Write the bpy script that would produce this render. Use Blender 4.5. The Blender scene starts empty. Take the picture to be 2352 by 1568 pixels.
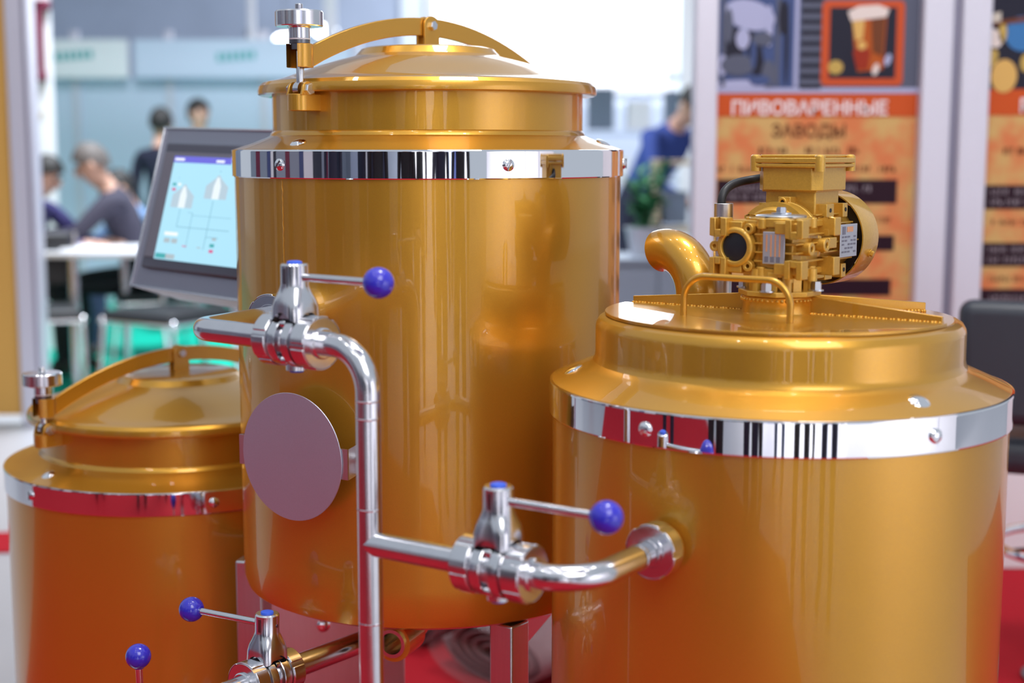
import bpy, bmesh, math, random
from math import sin, cos, pi, radians, sqrt, atan2
from mathutils import Matrix, Vector, Quaternion

random.seed(7)
scene = bpy.context.scene
COL = scene.collection

# ------------------------------------------------------------------ camera, world, lights, exposure
cam_data = bpy.data.cameras.new('camera')
cam = bpy.data.objects.new('camera', cam_data)
COL.objects.link(cam)
cam.location = (0, 0, 1.27)
cam.rotation_euler = (radians(90 - 7.65), 0, 0)
cam_data.lens = 50
cam_data.sensor_width = 36
cam_data.clip_start = 0.05
cam_data.clip_end = 120
cam_data.dof.use_dof = True
cam_data.dof.focus_distance = 1.93
cam_data.dof.aperture_fstop = 2.6
scene.camera = cam

world = bpy.data.worlds.new('hall_light')
scene.world = world
world.use_nodes = True
wbg = world.node_tree.nodes['Background']
wbg.inputs[0].default_value = (0.80, 0.89, 1.0, 1)
wbg.inputs[1].default_value = 0.50

def area_light(name, loc, target, size, power, color=(1, 1, 1), size_y=None, spread=180):
    d = bpy.data.lights.new(name, 'AREA')
    d.energy = power
    d.color = color
    d.size = size
    d.spread = radians(spread)
    if size_y:
        d.shape = 'RECTANGLE'
        d.size_y = size_y
    o = bpy.data.objects.new(name, d)
    COL.objects.link(o)
    o.location = loc
    o.rotation_euler = (Vector(target) - Vector(loc)).to_track_quat('-Z', 'Y').to_euler()
    return o

# rows of small ceiling spotlights over the stand, a soft one over the aisle at right
for _x in (-1.6, -0.5, 0.6, 1.7):
    for _y in (-0.6, 0.9, 2.5):
        area_light('hall_lamp_spot', (_x, _y, 4.4), (_x * 0.5, _y * 0.6 + 0.9, 0.0), 0.12, 3.5, (1.0, 0.97, 0.93))
area_light('hall_lamp_front', (1.3, -1.8, 4.3), (-0.1, 2.0, 0.9), 2.4, 75, (1.0, 0.97, 0.93))
area_light('hall_lamp_stand', (0.6, 2.2, 5.0), (1.2, 4.2, 1.2), 0.8, 60, (1.0, 0.97, 0.95))
area_light('added_fill_far', (-1.5, 7.5, 5.0), (-1.6, 8.5, 0.5), 1.6, 190, (0.86, 0.93, 1.0), spread=110)  # added fill light without a fixture, brightens the stand at the back
area_light('added_fill_window', (1.6, 13.2, 6.0), (1.6, 17.0, 2.5), 2.5, 190, (0.9, 0.95, 1.0), spread=110)  # added light, puts a soft glow on the wall around the window
area_light('added_fill_right_wall', (3.0, -3.0, 5.0), (4.9, -2.2, 1.2), 1.6, 110, (1.0, 0.97, 0.95), spread=75)  # added unseen light, brightens the white right wall for the tank reflections
area_light('added_fill_wall_behind', (0.6, -3.1, 4.9), (0.8, -5.3, 1.1), 1.8, 260, (1.0, 0.97, 0.95), spread=100)  # added unseen light on the walls behind the camera, lifts the middle tank

scene.view_settings.view_transform = 'Standard'
scene.view_settings.look = 'None'
scene.view_settings.gamma = 1
scene.view_settings.use_curve_mapping = False
scene.view_settings.exposure = 0.28

# ------------------------------------------------------------------ materials
MATS = {}
def mat(name, color, rough=0.5, metal=0.0, coat=0.0, coat_rough=0.03, emit=None, emit_s=0.0,
        noise=0.0, nscale=40.0, bump=0.0, bscale=200.0, spec=0.5, alpha=1.0, transmission=0.0, stretch=None):
    m = bpy.data.materials.new(name)
    m.use_nodes = True
    nt = m.node_tree
    b = nt.nodes['Principled BSDF']
    b.inputs['Base Color'].default_value = (*color, 1)
    b.inputs['Roughness'].default_value = rough
    b.inputs['Metallic'].default_value = metal
    b.inputs['Coat Weight'].default_value = coat
    b.inputs['Coat Roughness'].default_value = coat_rough
    b.inputs['Specular IOR Level'].default_value = spec
    b.inputs['Alpha'].default_value = alpha
    b.inputs['Transmission Weight'].default_value = transmission
    if emit:
        b.inputs['Emission Color'].default_value = (*emit, 1)
        b.inputs['Emission Strength'].default_value = emit_s
    if noise or bump:
        tc = nt.nodes.new('ShaderNodeTexCoord')
        vec = tc.outputs['Object']
        if stretch:
            mp = nt.nodes.new('ShaderNodeMapping')
            mp.inputs['Scale'].default_value = stretch
            nt.links.new(vec, mp.inputs['Vector'])
            vec = mp.outputs['Vector']
    if noise:
        n = nt.nodes.new('ShaderNodeTexNoise')
        n.inputs['Scale'].default_value = nscale
        n.inputs['Detail'].default_value = 4
        nt.links.new(vec, n.inputs['Vector'])
        mx = nt.nodes.new('ShaderNodeMix')
        mx.data_type = 'RGBA'
        mx.inputs['A'].default_value = (*[c * (1 - noise) for c in color], 1)
        mx.inputs['B'].default_value = (*[min(1, c * (1 + noise)) for c in color], 1)
        nt.links.new(n.outputs['Fac'], mx.inputs['Factor'])
        nt.links.new(mx.outputs['Result'], b.inputs['Base Color'])
    if bump:
        n2 = nt.nodes.new('ShaderNodeTexNoise')
        n2.inputs['Scale'].default_value = bscale
        n2.inputs['Detail'].default_value = 2
        nt.links.new(vec, n2.inputs['Vector'])
        bp = nt.nodes.new('ShaderNodeBump')
        bp.inputs['Strength'].default_value = bump
        bp.inputs['Distance'].default_value = 0.002
        nt.links.new(n2.outputs['Fac'], bp.inputs['Height'])
        nt.links.new(bp.outputs['Normal'], b.inputs['Normal'])
    MATS[name] = m
    return m

mat('gold', (0.645, 0.325, 0.032), rough=0.32, metal=0.72, coat=0.75, coat_rough=0.015, noise=0.10, nscale=900, bump=0.018, bscale=260)
mat('gold_cast', (0.64, 0.36, 0.05), rough=0.42, metal=0.5, coat=0.5, coat_rough=0.08, noise=0.12, nscale=300, bump=0.10, bscale=420)
mat('chrome', (0.86, 0.86, 0.90), rough=0.035, metal=1.0)
mat('polished', (0.70, 0.70, 0.74), rough=0.19, metal=1.0, noise=0.06, nscale=60)
mat('brushed', (0.66, 0.65, 0.68), rough=0.32, metal=1.0, noise=0.08, nscale=300, stretch=(1, 1, 0.05))
mat('disc_steel', (0.60, 0.62, 0.76), rough=0.45, metal=0.9, noise=0.06, nscale=500, bump=0.06, bscale=900)
mat('dark_steel', (0.20, 0.20, 0.22), rough=0.3, metal=1.0)
mat('zinc', (0.66, 0.69, 0.76), rough=0.28, metal=1.0)
mat('dark_hole', (0.012, 0.012, 0.014), rough=0.6)
mat('rubber_black', (0.018, 0.018, 0.022), rough=0.45)
mat('cap_black', (0.012, 0.014, 0.022), rough=0.35)
mat('plastic_white', (0.75, 0.75, 0.78), rough=0.4)
mat('knob_blue', (0.03, 0.025, 0.52), rough=0.22, coat=0.6, coat_rough=0.05)
mat('cap_blue', (0.04, 0.12, 0.72), rough=0.4)
mat('plate_silver', (0.52, 0.53, 0.60), rough=0.35, metal=0.6)
mat('plate_ink', (0.16, 0.16, 0.22), rough=0.5)
mat('plate_orange', (0.62, 0.30, 0.16), rough=0.5)
mat('panel_grey', (0.31, 0.32, 0.39), rough=0.33, metal=0.75)
mat('bezel_dark', (0.075, 0.082, 0.115), rough=0.45)
mat('bezel_mid', (0.155, 0.155, 0.195), rough=0.4)
mat('screen', (0.05, 0.08, 0.1), rough=0.2, emit=(0.36, 0.66, 0.80), emit_s=0.95)
mat('screen_bar', (0.02, 0.02, 0.1), rough=0.2, emit=(0.13, 0.12, 0.62), emit_s=0.9)
mat('screen_grey', (0.05, 0.05, 0.05), rough=0.2, emit=(0.38, 0.46, 0.50), emit_s=0.9)
mat('screen_tank', (0.05, 0.05, 0.05), rough=0.2, emit=(0.42, 0.55, 0.64), emit_s=0.9)
mat('screen_light', (0.05, 0.05, 0.05), rough=0.2, emit=(0.72, 0.80, 0.84), emit_s=0.95)
mat('screen_line', (0.05, 0.05, 0.05), rough=0.2, emit=(0.22, 0.45, 0.55), emit_s=0.9)
mat('screen_green', (0.0, 0.05, 0.05), rough=0.2, emit=(0.06, 0.36, 0.38), emit_s=0.9)
mat('screen_red', (0.05, 0.0, 0.02), rough=0.2, emit=(0.62, 0.12, 0.26), emit_s=0.9)
mat('screen_white', (0.1, 0.1, 0.1), rough=0.2, emit=(0.8, 0.85, 0.95), emit_s=0.9)

mat('carpet_red', (0.48, 0.012, 0.024), rough=0.85, noise=0.25, nscale=260, bump=0.5, bscale=500, spec=0.15)
mat('floor_grey', (0.50, 0.50, 0.54), rough=0.35, noise=0.06, nscale=5)
mat('carpet_green', (0.0, 0.42, 0.29), rough=0.8, noise=0.15, nscale=90, spec=0.2)
mat('wall_pale', (0.57, 0.64, 0.80), rough=0.55)
mat('wall_white', (0.80, 0.80, 0.84), rough=0.5)
mat('wall_bright', (0.80, 0.86, 0.95), rough=0.6)
mat('wall_far', (0.42, 0.48, 0.62), rough=0.7, noise=0.25, nscale=1.2)
mat('alu_white', (0.66, 0.65, 0.74), rough=0.35, metal=0.25)
mat('alu_groove', (0.28, 0.27, 0.36), rough=0.4, metal=0.3)
mat('orange_panel', (0.66, 0.36, 0.08), rough=0.4)
mat('maroon', (0.16, 0.012, 0.045), rough=0.5)
mat('sign_green', (0.06, 0.38, 0.40), rough=0.5)
mat('table_white', (0.70, 0.72, 0.78), rough=0.35)
mat('paper_white', (0.82, 0.82, 0.86), rough=0.6)
mat('seat_black', (0.016, 0.017, 0.022), rough=0.5)
mat('leather_dark', (0.03, 0.035, 0.05), rough=0.42)
mat('skin', (0.55, 0.32, 0.24), rough=0.55)
mat('hair_black', (0.012, 0.01, 0.01), rough=0.6)
mat('hair_grey', (0.10, 0.085, 0.08), rough=0.65)
mat('cloth_navy', (0.008, 0.009, 0.03), rough=0.8)
mat('cloth_black', (0.008, 0.008, 0.012), rough=0.8)
mat('cloth_grey', (0.035, 0.032, 0.055), rough=0.85)
mat('cloth_blue', (0.02, 0.045, 0.22), rough=0.8)
mat('cloth_purple', (0.03, 0.025, 0.12), rough=0.85)
mat('cloth_lightblue', (0.16, 0.26, 0.46), rough=0.8)
mat('cloth_jeans', (0.04, 0.06, 0.13), rough=0.85)
mat('shoe', (0.02, 0.02, 0.02), rough=0.5)
mat('window_glow', (0.9, 0.9, 0.9), rough=0.5, emit=(0.93, 0.97, 1.0), emit_s=2.0)
mat('lamp_glow', (0.9, 0.9, 0.9), rough=0.5, emit=(0.95, 0.97, 1.0), emit_s=9.0)
mat('leaf', (0.02, 0.15, 0.05), rough=0.5)
mat('pot', (0.55, 0.56, 0.62), rough=0.5)
mat('shelf_wood', (0.42, 0.33, 0.22), rough=0.5)
mat('box_teal', (0.08, 0.22, 0.30), rough=0.5)
mat('box_olive', (0.30, 0.27, 0.10), rough=0.5)
mat('box_slate', (0.14, 0.18, 0.25), rough=0.5)
mat('cabinet_grey', (0.26, 0.30, 0.37), rough=0.5)
mat('print_orange', (0.55, 0.085, 0.016), rough=0.4, spec=0.15)
mat('print_frame', (0.55, 0.085, 0.025), rough=0.4, spec=0.15)
mat('print_black', (0.022, 0.006, 0.014), rough=0.4, spec=0.15)
mat('print_dark', (0.02, 0.02, 0.035), rough=0.4, spec=0.15)
mat('print_brown', (0.16, 0.05, 0.02), rough=0.5, spec=0.15)
mat('print_white', (0.80, 0.74, 0.76), rough=0.4, spec=0.15)
mat('print_greytext', (0.34, 0.29, 0.33), rough=0.4, spec=0.15)
mat('print_beer', (0.42, 0.09, 0.015), rough=0.4, spec=0.15)
mat('print_beer_red', (0.30, 0.03, 0.012), rough=0.4, spec=0.15)
mat('print_amber', (0.66, 0.40, 0.12), rough=0.4, spec=0.15)
mat('print_foam', (0.72, 0.62, 0.58), rough=0.4, spec=0.15)
mat('print_blue', (0.06, 0.09, 0.22), rough=0.4, spec=0.15)
mat('print_lilac', (0.40, 0.42, 0.62), rough=0.4, spec=0.15)
mat('print_slate', (0.10, 0.11, 0.16), rough=0.4, spec=0.15)
mat('print_hop', (0.50, 0.34, 0.09), rough=0.4, spec=0.15)
mat('print_sky', (0.05, 0.18, 0.42), rough=0.4, spec=0.15)
mat('print_pale', (0.58, 0.52, 0.44), rough=0.4, spec=0.15)
mat('clear_wrap', (0.35, 0.22, 0.24), rough=0.25, alpha=0.25)
mat('plastic_wrap', (0.30, 0.16, 0.18), rough=0.45, coat=0.15, coat_rough=0.1, alpha=0.82)
mat('booth_dark', (0.02, 0.022, 0.045), rough=0.5)
mat('booth_blue', (0.05, 0.07, 0.20), rough=0.5)
mat('truss', (0.25, 0.26, 0.32), rough=0.5, metal=0.5)

# two-tone printed ground of the posters (flat print)
def print_ground():
    m = bpy.data.materials.new('print_ground')
    m.use_nodes = True
    nt = m.node_tree
    b = nt.nodes['Principled BSDF']
    b.inputs['Roughness'].default_value = 0.4
    b.inputs['Specular IOR Level'].default_value = 0.15
    tc = nt.nodes.new('ShaderNodeTexCoord')
    n = nt.nodes.new('ShaderNodeTexNoise')
    n.inputs['Scale'].default_value = 9
    n.inputs['Detail'].default_value = 3
    r = nt.nodes.new('ShaderNodeValToRGB')
    r.color_ramp.elements[0].position = 0.40
    r.color_ramp.elements[0].color = (0.64, 0.20, 0.075, 1)
    r.color_ramp.elements[1].position = 0.60
    r.color_ramp.elements[1].color = (0.60, 0.38, 0.14, 1)
    nt.links.new(tc.outputs['Object'], n.inputs['Vector'])
    nt.links.new(n.outputs['Fac'], r.inputs['Fac'])
    nt.links.new(r.outputs['Color'], b.inputs['Base Color'])
    MATS['print_ground'] = m
print_ground()

# ------------------------------------------------------------------ mesh helpers
def T(x, y, z): return Matrix.Translation((x, y, z))
def RX(a): return Matrix.Rotation(a, 4, 'X')
def RY(a): return Matrix.Rotation(a, 4, 'Y')
def RZ(a): return Matrix.Rotation(a, 4, 'Z')
ID = Matrix.Identity(4)
def frame(o, x, z):
    """matrix with origin o, local X along x, local Z as close to z as possible"""
    x = Vector(x).normalized(); z = Vector(z)
    y = z.cross(x).normalized(); z = x.cross(y)
    m = Matrix((x, y, z)).transposed().to_4x4()
    m.translation = Vector(o)
    return m

class MB:
    def __init__(self):
        self.v = []; self.f = []
    def add(self, verts, faces, M=None):
        n = len(self.v)
        self.v += [tuple((M @ Vector(p)) if M else p) for p in verts]
        self.f += [tuple(i + n for i in f) for f in faces]
        return self
    def box(self, x0, x1, y0, y1, z0, z1, M=None):
        v = [(x0, y0, z0), (x1, y0, z0), (x1, y1, z0), (x0, y1, z0), (x0, y0, z1), (x1, y0, z1), (x1, y1, z1), (x0, y1, z1)]
        return self.add(v, [(0, 3, 2, 1), (4, 5, 6, 7), (0, 1, 5, 4), (1, 2, 6, 5), (2, 3, 7, 6), (3, 0, 4, 7)], M)
    def cbox(self, c, s, M=None):
        return self.box(c[0] - s[0] / 2, c[0] + s[0] / 2, c[1] - s[1] / 2, c[1] + s[1] / 2, c[2] - s[2] / 2, c[2] + s[2] / 2, M)
    def lathe(self, prof, seg=48, M=None, a0=0.0, a1=2 * pi):
        full = abs(a1 - a0 - 2 * pi) < 1e-6
        n = seg if full else seg + 1
        v = []; f = []; rows = []
        for r, z in prof:
            if r < 1e-7:
                rows.append([len(v)] * n); v.append((0, 0, z))
            else:
                row = []
                for i in range(n):
                    a = a0 + (a1 - a0) * i / seg
                    row.append(len(v)); v.append((r * cos(a), r * sin(a), z))
                rows.append(row)
        for k in range(len(rows) - 1):
            A, B = rows[k], rows[k + 1]
            for i in range(seg):
                j = (i + 1) % n
                q = [A[i], A[j], B[j], B[i]]
                q2 = []
                for t in q:
                    if t not in q2: q2.append(t)
                if len(q2) > 2: f.append(tuple(q2))
        return self.add(v, f, M)
    def cyl(self, r, z0, z1, seg=32, M=None):
        return self.lathe([(0, z0), (r, z0), (r, z1), (0, z1)], seg, M)
    def ring(self, r0, r1, z0, z1, seg=48, M=None):
        return self.lathe([(r0, z0), (r1, z0), (r1, z1), (r0, z1), (r0, z0)], seg, M)
    def prism(self, poly, z0, z1, M=None):
        n = len(poly)
        v = [(p[0], p[1], z0) for p in poly] + [(p[0], p[1], z1) for p in poly]
        f = [tuple(range(n))[::-1], tuple(range(n, 2 * n))]
        f += [(i, (i + 1) % n, n + (i + 1) % n, n + i) for i in range(n)]
        return self.add(v, f, M)
    def sphere(self, c, r, seg=24, rings=14, M=None, sc=(1, 1, 1)):
        prof = [(r * sin(pi * k / rings), -r * cos(pi * k / rings)) for k in range(rings + 1)]
        prof[0] = (0, -r); prof[-1] = (0, r)
        L = Matrix.Translation(c) @ Matrix.Diagonal((*sc, 1))
        return self.lathe(prof, seg, (M @ L) if M else L)
    def tube(self, pts, r, seg=20, caps=True, M=None, inner=None):
        pts = [Vector(p) for p in pts]
        rr = r if isinstance(r, (list, tuple)) else [r] * len(pts)
        tang = []
        for i in range(len(pts)):
            if i == 0: t = pts[1] - pts[0]
            elif i == len(pts) - 1: t = pts[-1] - pts[-2]
            else: t = (pts[i + 1] - pts[i]).normalized() + (pts[i] - pts[i - 1]).normalized()
            tang.append(t.normalized())
        up = Vector((0, 0, 1)) if abs(tang[0].z) < 0.9 else Vector((1, 0, 0))
        nrm = (up - tang[0] * up.dot(tang[0])).normalized()
        v = []; f = []
        for i, p in enumerate(pts):
            if i:
                q = tang[i - 1].rotation_difference(tang[i])
                nrm = (q @ nrm).normalized()
            b = tang[i].cross(nrm)
            for k in range(seg):
                a = 2 * pi * k / seg
                v.append(tuple(p + (nrm * cos(a) + b * sin(a)) * rr[i]))
        for i in range(len(pts) - 1):
            for k in range(seg):
                k2 = (k + 1) % seg
                f.append((i * seg + k, i * seg + k2, (i + 1) * seg + k2, (i + 1) * seg + k))
        if caps:
            f.append(tuple(range(seg))[::-1])
            f.append(tuple(range((len(pts) - 1) * seg, len(pts) * seg)))
        return self.add(v, f, M)
    def build(self, name, m, parent=None, angle=35, bevel=None, smooth=True, subsurf=0):
        me = bpy.data.meshes.new(name)
        me.from_pydata(self.v, [], self.f)
        bm = bmesh.new(); bm.from_mesh(me)
        bmesh.ops.remove_doubles(bm, verts=bm.verts, dist=1e-6)
        bmesh.ops.recalc_face_normals(bm, faces=bm.faces)
        bm.to_mesh(me); bm.free()
        me.materials.append(MATS[m])
        if smooth:
            me.shade_smooth()
            me.set_sharp_from_angle(angle=radians(angle))
        o = bpy.data.objects.new(name, me)
        COL.objects.link(o)
        if parent: o.parent = parent
        if bevel:
            md = o.modifiers.new('bevel', 'BEVEL')
            md.width = bevel; md.segments = 2; md.limit_method = 'ANGLE'; md.angle_limit = radians(35)
        if subsurf:
            md = o.modifiers.new('sub', 'SUBSURF'); md.levels = subsurf; md.render_levels = subsurf
        return o

def tag(o, label, cat, group=None, kind=None):
    o['label'] = label; o['category'] = cat
    if group: o['group'] = group
    if kind: o['kind'] = kind
    return o
def empty(name, M, label=None, cat=None, group=None):
    o = bpy.data.objects.new(name, None)
    COL.objects.link(o)
    o.empty_display_size = 0.05
    o.matrix_world = M if isinstance(M, Matrix) else Matrix.Translation(M)
    if label: tag(o, label, cat, group)
    return o
def struct(o, label=None):
    o['kind'] = 'structure'
    if label: o['label'] = label
    return o
def dup(root, M=None, label=None, group=None):
    r = root.copy(); COL.objects.link(r)
    if M is not None: r.matrix_world = M
    if label: r['label'] = label
    if group: r['group'] = group
    for ch in root.children:
        c = ch.copy(); COL.objects.link(c); c.parent = r
        for g in ch.children:
            d = g.copy(); COL.objects.link(d); d.parent = c
    return r
def hexpoly(r, rot=0.0): return [(r * cos(pi / 3 * k + rot), r * sin(pi / 3 * k + rot)) for k in range(6)]
def arc(c, u, w, r, a0, a1, n=10):
    c, u, w = Vector(c), Vector(u).normalized(), Vector(w).normalized()
    return [c + (u * cos(a0 + (a1 - a0) * i / n) + w * sin(a0 + (a1 - a0) * i / n)) * r for i in range(n + 1)]
def bend(path, R, n=12):
    """polyline with each inner corner rounded to radius R"""
    P = [Vector(p) for p in path]; out = [P[0]]
    for i in range(1, len(P) - 1):
        a = (P[i - 1] - P[i]).normalized(); b = (P[i + 1] - P[i]).normalized()
        ang = a.angle(b); r = R[i - 1] if isinstance(R, (list, tuple)) else R
        d = r / math.tan(ang / 2)
        ctr = P[i] + (a + b).normalized() * (r / sin(ang / 2))
        s = P[i] + a * d - ctr; e = P[i] + b * d - ctr
        ax = s.cross(e).normalized(); tot = s.angle(e)
        for k in range(n + 1):
            out.append(ctr + Quaternion(ax, tot * k / n) @ s)
    out.append(P[-1])
    return out
def text_mesh(txt, size, m, parent, M, name='lettering', align='LEFT', extrude=0.0006, bold=0.0):
    c = bpy.data.curves.new(name, 'FONT')
    c.body = txt; c.size = size; c.align_x = align; c.extrude = extrude; c.offset = bold; c.resolution_u = 3
    o = bpy.data.objects.new(name, c); COL.objects.link(o)
    dg = bpy.context.evaluated_depsgraph_get()
    me = bpy.data.meshes.new_from_object(o.evaluated_get(dg))
    bpy.data.objects.remove(o)
    me.materials.clear(); me.materials.append(MATS[m])
    me.transform(M)
    ob = bpy.data.objects.new(name, me); COL.objects.link(ob); ob.parent = parent
    return ob
# text lies in the local XZ plane facing -Y
UPR = RX(pi / 2)

# ------------------------------------------------------------------ the hall: floor, walls, window
struct(MB().box(-16, 16, -12, 20, -0.12, 0).build('floor', 'floor_grey'), 'pale grey exhibition hall floor')
red = [(-1.02, 5.3), (-1.02, 2.95), (-6.0, 2.6), (-6.0, -3.0), (0.1, -1.3), (0.6, 0.0), (0.85, 1.0), (1.3, 1.9), (3.4, 2.0), (3.4, 5.3)]
struct(MB().prism(red, 0.0005, 0.008).build('floor_carpet', 'carpet_red'), 'red carpet under the brewing tanks')
struct(MB().box(-9, -0.2, 7.1, 12.2, 0.0005, 0.008).build('floor_carpet_green', 'carpet_green'), 'green carpet of the stand at the back')

wf = MB().box(-16, 16, 17.0, 17.2, 0, 7.5).build('wall_far', 'wall_far')
struct(wf, 'blue grey far wall of the hall')
struct(MB().box(-1.3, 3.4, 16.94, 17.0, 0, 7.0).build('wall_window', 'wall_bright'), 'white wall around the bright window')
win = empty('window_1', (0, 0, 0)); struct(win, 'large bright window of the far wall')
MB().box(-0.95, 1.85, 16.90, 16.935, 2.02, 6.4).build('pane', 'window_glow', win)
for x in (-0.95, 1.85):
    MB().box(x - 0.05, x + 0.05, 16.87, 16.945, 1.95, 6.5).build('window_frame', 'wall_white', win)
MB().box(-0.9, 1.80, 16.87, 16.945, 1.93, 2.03).build('window_sill', 'wall_white', win)
struct(MB().box(-0.4, 4.2, 15.2, 15.3, 0, 1.75).build('wall_low', 'wall_pale'), 'pale blue low partition under the window')

# pale stand wall at the back left, made of panels between slim posts
bw = empty('wall_back_stand', (0, 0, 0)); struct(bw, 'pale blue panel wall of the stand at the back left')
xs = [-4.4, -3.62, -2.84, -2.06, -1.28]
for i in range(len(xs) - 1):
    MB().box(xs[i] + 0.025, xs[i + 1] - 0.025, 12.0, 12.04, 0, 1.86).build('panel', 'wall_pale', bw)
for x in xs:
    MB().box(x - 0.025, x + 0.025, 11.97, 12.05, 0, 2.25).build('post', 'alu_white', bw)

for k, (x0, x1, m_, lab) in enumerate([(-4.35, -3.16, 'wall_white', 'white fascia board with small green lettering, left of the wall'),
                                      (-3.1, -1.33, 'wall_pale', 'long pale blue fascia board with teal lettering above seated people')]):
    fb = empty('fascia_board', (x0, 11.9, 1.86), lab, 'sign', 'fascia boards of the back stand')
    MB().box(0, x1 - x0, -0.02, 0.03, 0, 0.31).build('board', m_, fb, bevel=0.004)
    # the lettering is far out of focus: only its teal strokes show
    n = 7 if k == 0 else 6
    lx0 = 0.54 if k == 0 else 0.68
    for j in range(n):
        MB().box(lx0 + 0.055 * j, lx0 + 0.055 * j + 0.036, -0.026, -0.019, 0.135 + 0.004 * j, 0.20 + 0.004 * j).build('letter', 'sign_green', fb)

# white side wall panel of the back stand with a slanting gold ribbon print
sp = empty('white_panel', (0, 0, 0), 'tall white panel with slanting beige stroke behind the maroon letter', 'panel')
MB().box(-3.14, -2.87, 9.0, 9.05, 0, 2.7).build('board', 'wall_white', sp, bevel=0.004)
MB().prism([(-3.06, 1.38), (-3.05, 1.34), (-2.92, 1.49), (-2.93, 1.53)], 0, 0.004, T(0, 8.996, 0) @ UPR).build('stroke', 'print_pale', sp)

# partition end with an orange face and a white post at the left edge
op = empty('partition', (0, 0, 0), 'orange partition panel edged with a white post at left', 'partition')
MB().box(-3.6, -2.27, 6.52, 6.58, 0.05, 3.2).build('board', 'orange_panel', op)
MB().box(-2.27, -2.165, 6.48, 6.60, 0, 3.2).build('post', 'alu_white', op, bevel=0.01)
MB().box(-2.19, -2.175, 6.476, 6.48, 0, 3.2).build('groove', 'alu_groove', op)

# maroon letter fixed to the white panel
ml = MB()
ml.box(-0.045, 0.065, -0.03, 0.03, -0.20, 0.24)
ml.box(-0.105, 0.115, -0.03, 0.03, 0.185, 0.245)
ml.box(-0.085, 0.075, -0.03, 0.03, -0.245, -0.19)
mlo = ml.build('sign_letter', 'maroon', None, bevel=0.008)
mlo.location = (-2.965, 8.965, 1.943)
tag(mlo, 'maroon letter I fixed to a white panel', 'letter')

# hall ceiling trusses with lamps, dim behind the stands
for k, (y, z, lab) in enumerate([(10.2, 2.62, 'dark purple grey ceiling beam nearest above the fascia boards'), (13.5, 3.5, 'farther dark ceiling beam under the top edge')]):
    tb = MB()
    tb.box(-7, 0.3, y - 0.1, y + 0.1, z, z + 0.22)
    tag(tb.build('ceiling_beam', 'truss', None, bevel=0.01), lab, 'beam')
for k, (x, y, z, lab) in enumerate([(-2.03, 13.0, 2.25, 'round lamp glowing beside the tall tank clamp'), (-2.37, 13.2, 2.24, 'round lamp glowing left of the clamp, dimmer one'),
                              (-1.62, 12.6, 2.30, 'lamp glowing behind the tall tank arm')]):
    lp = empty('hall_lamp', (x, y, z), lab, 'lamp', 'hall lamps')
    MB().sphere((0, 0, 0), 0.07, 18, 10, sc=(1.5, 1, 0.8)).build('bulb', 'lamp_glow' if k != 1 else 'plastic_white', lp)
    MB().cyl(0.05, 0.05, 0.12, 16).build('housing', 'truss', lp)
    MB().cyl(0.006, 0.12, 2.0, 8).build('rod', 'truss', lp)

# white posts of the glass partition at the back
for k, (x, y, w_, z1, lab) in enumerate([(-1.54, 12.3, 0.10, 4.4, 'slim white post behind the tall tank handwheel'),
                                  (-2.26, 12.6, 0.05, 4.4, 'slim pale post rising above the control panel'),
                                  (1.24, 10.0, 0.155, 4.2, 'broad bright white column beside the poster wall')]):
    po = MB().box(-w_ / 2, w_ / 2, -0.05, 0.05, 0, z1).build('post', 'wall_white', None, bevel=0.008)
    po.location = (x, y, 0)
    tag(po, lab, 'post')

# hall behind the camera, seen only in the reflections of the metal
wb = empty('wall_behind', (0, 0, 0)); struct(wb, 'row of stand walls behind the photographer')
px_ = -9.0
random.seed(3)
k = 0
while px_ < 3.2:
    w_ = random.choice([0.35, 0.5, 0.7, 0.9, 0.25])
    m_ = ['booth_dark', 'wall_white', 'booth_blue', 'booth_dark', 'cabinet_grey', 'wall_pale', 'booth_dark'][k % 7]
    if px_ > -1.6: m_ = ['wall_white', 'wall_white', 'wall_pale', 'booth_blue', 'wall_white'][k % 5]
    MB().box(px_, px_ + w_ - 0.02, -5.3 - random.random() * 0.6, -5.2, 0, 1.9 + random.random() * 0.9).build('panel', m_, wb)
    px_ += w_; k += 1
wl = empty('wall_left', (0, 0, 0)); struct(wl, 'row of stand walls to the left of the photographer')
py_ = -5.2; k = 0
while py_ < 5.0:
    w_ = random.choice([0.4, 0.6, 0.9, 0.3])
    MB().box(-7.1 - random.random() * 0.5, -7.0, py_, py_ + w_ - 0.02, 0, 2.0 + random.random() * 0.7).build('panel', ['cabinet_grey', 'booth_dark', 'wall_white', 'booth_blue', 'cabinet_grey', 'maroon'][k % 6], wl)
    py_ += w_; k += 1
wr = empty('wall_right', (0, 0, 0)); struct(wr, 'white stand wall to the right of the photographer')
for j in range(6):
    MB().box(5.0, 5.06, -5.0 + j * 1.0, -4.02 + j * 1.0, 0, 2.6).build('panel', 'wall_white', wr)
    MB().box(4.98, 5.07, -5.02 + j * 1.0, -5.0 + j * 1.0, 0, 2.7).build('post', 'alu_white', wr)

# ------------------------------------------------------------------ poster wall on the right
PY = 4.2
pw = empty('wall_posters', (0, 0, 0)); struct(pw, 'poster wall of the stand at right')
def post_profile(x0, x1, y=PY, z1=2.6):
    m = MB(); m.box(x0, x1, y - 0.05, y + 0.03, 0, z1)
    m.build('post', 'alu_white', pw, bevel=0.006)
post_profile(0.525, 0.592)
post_profile(1.178, 1.265)
post_profile(1.290, 1.375)
MB().box(1.262, 1.292, PY - 0.02, PY + 0.02, 0, 2.6).build('groove', 'alu_groove', pw)

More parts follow.
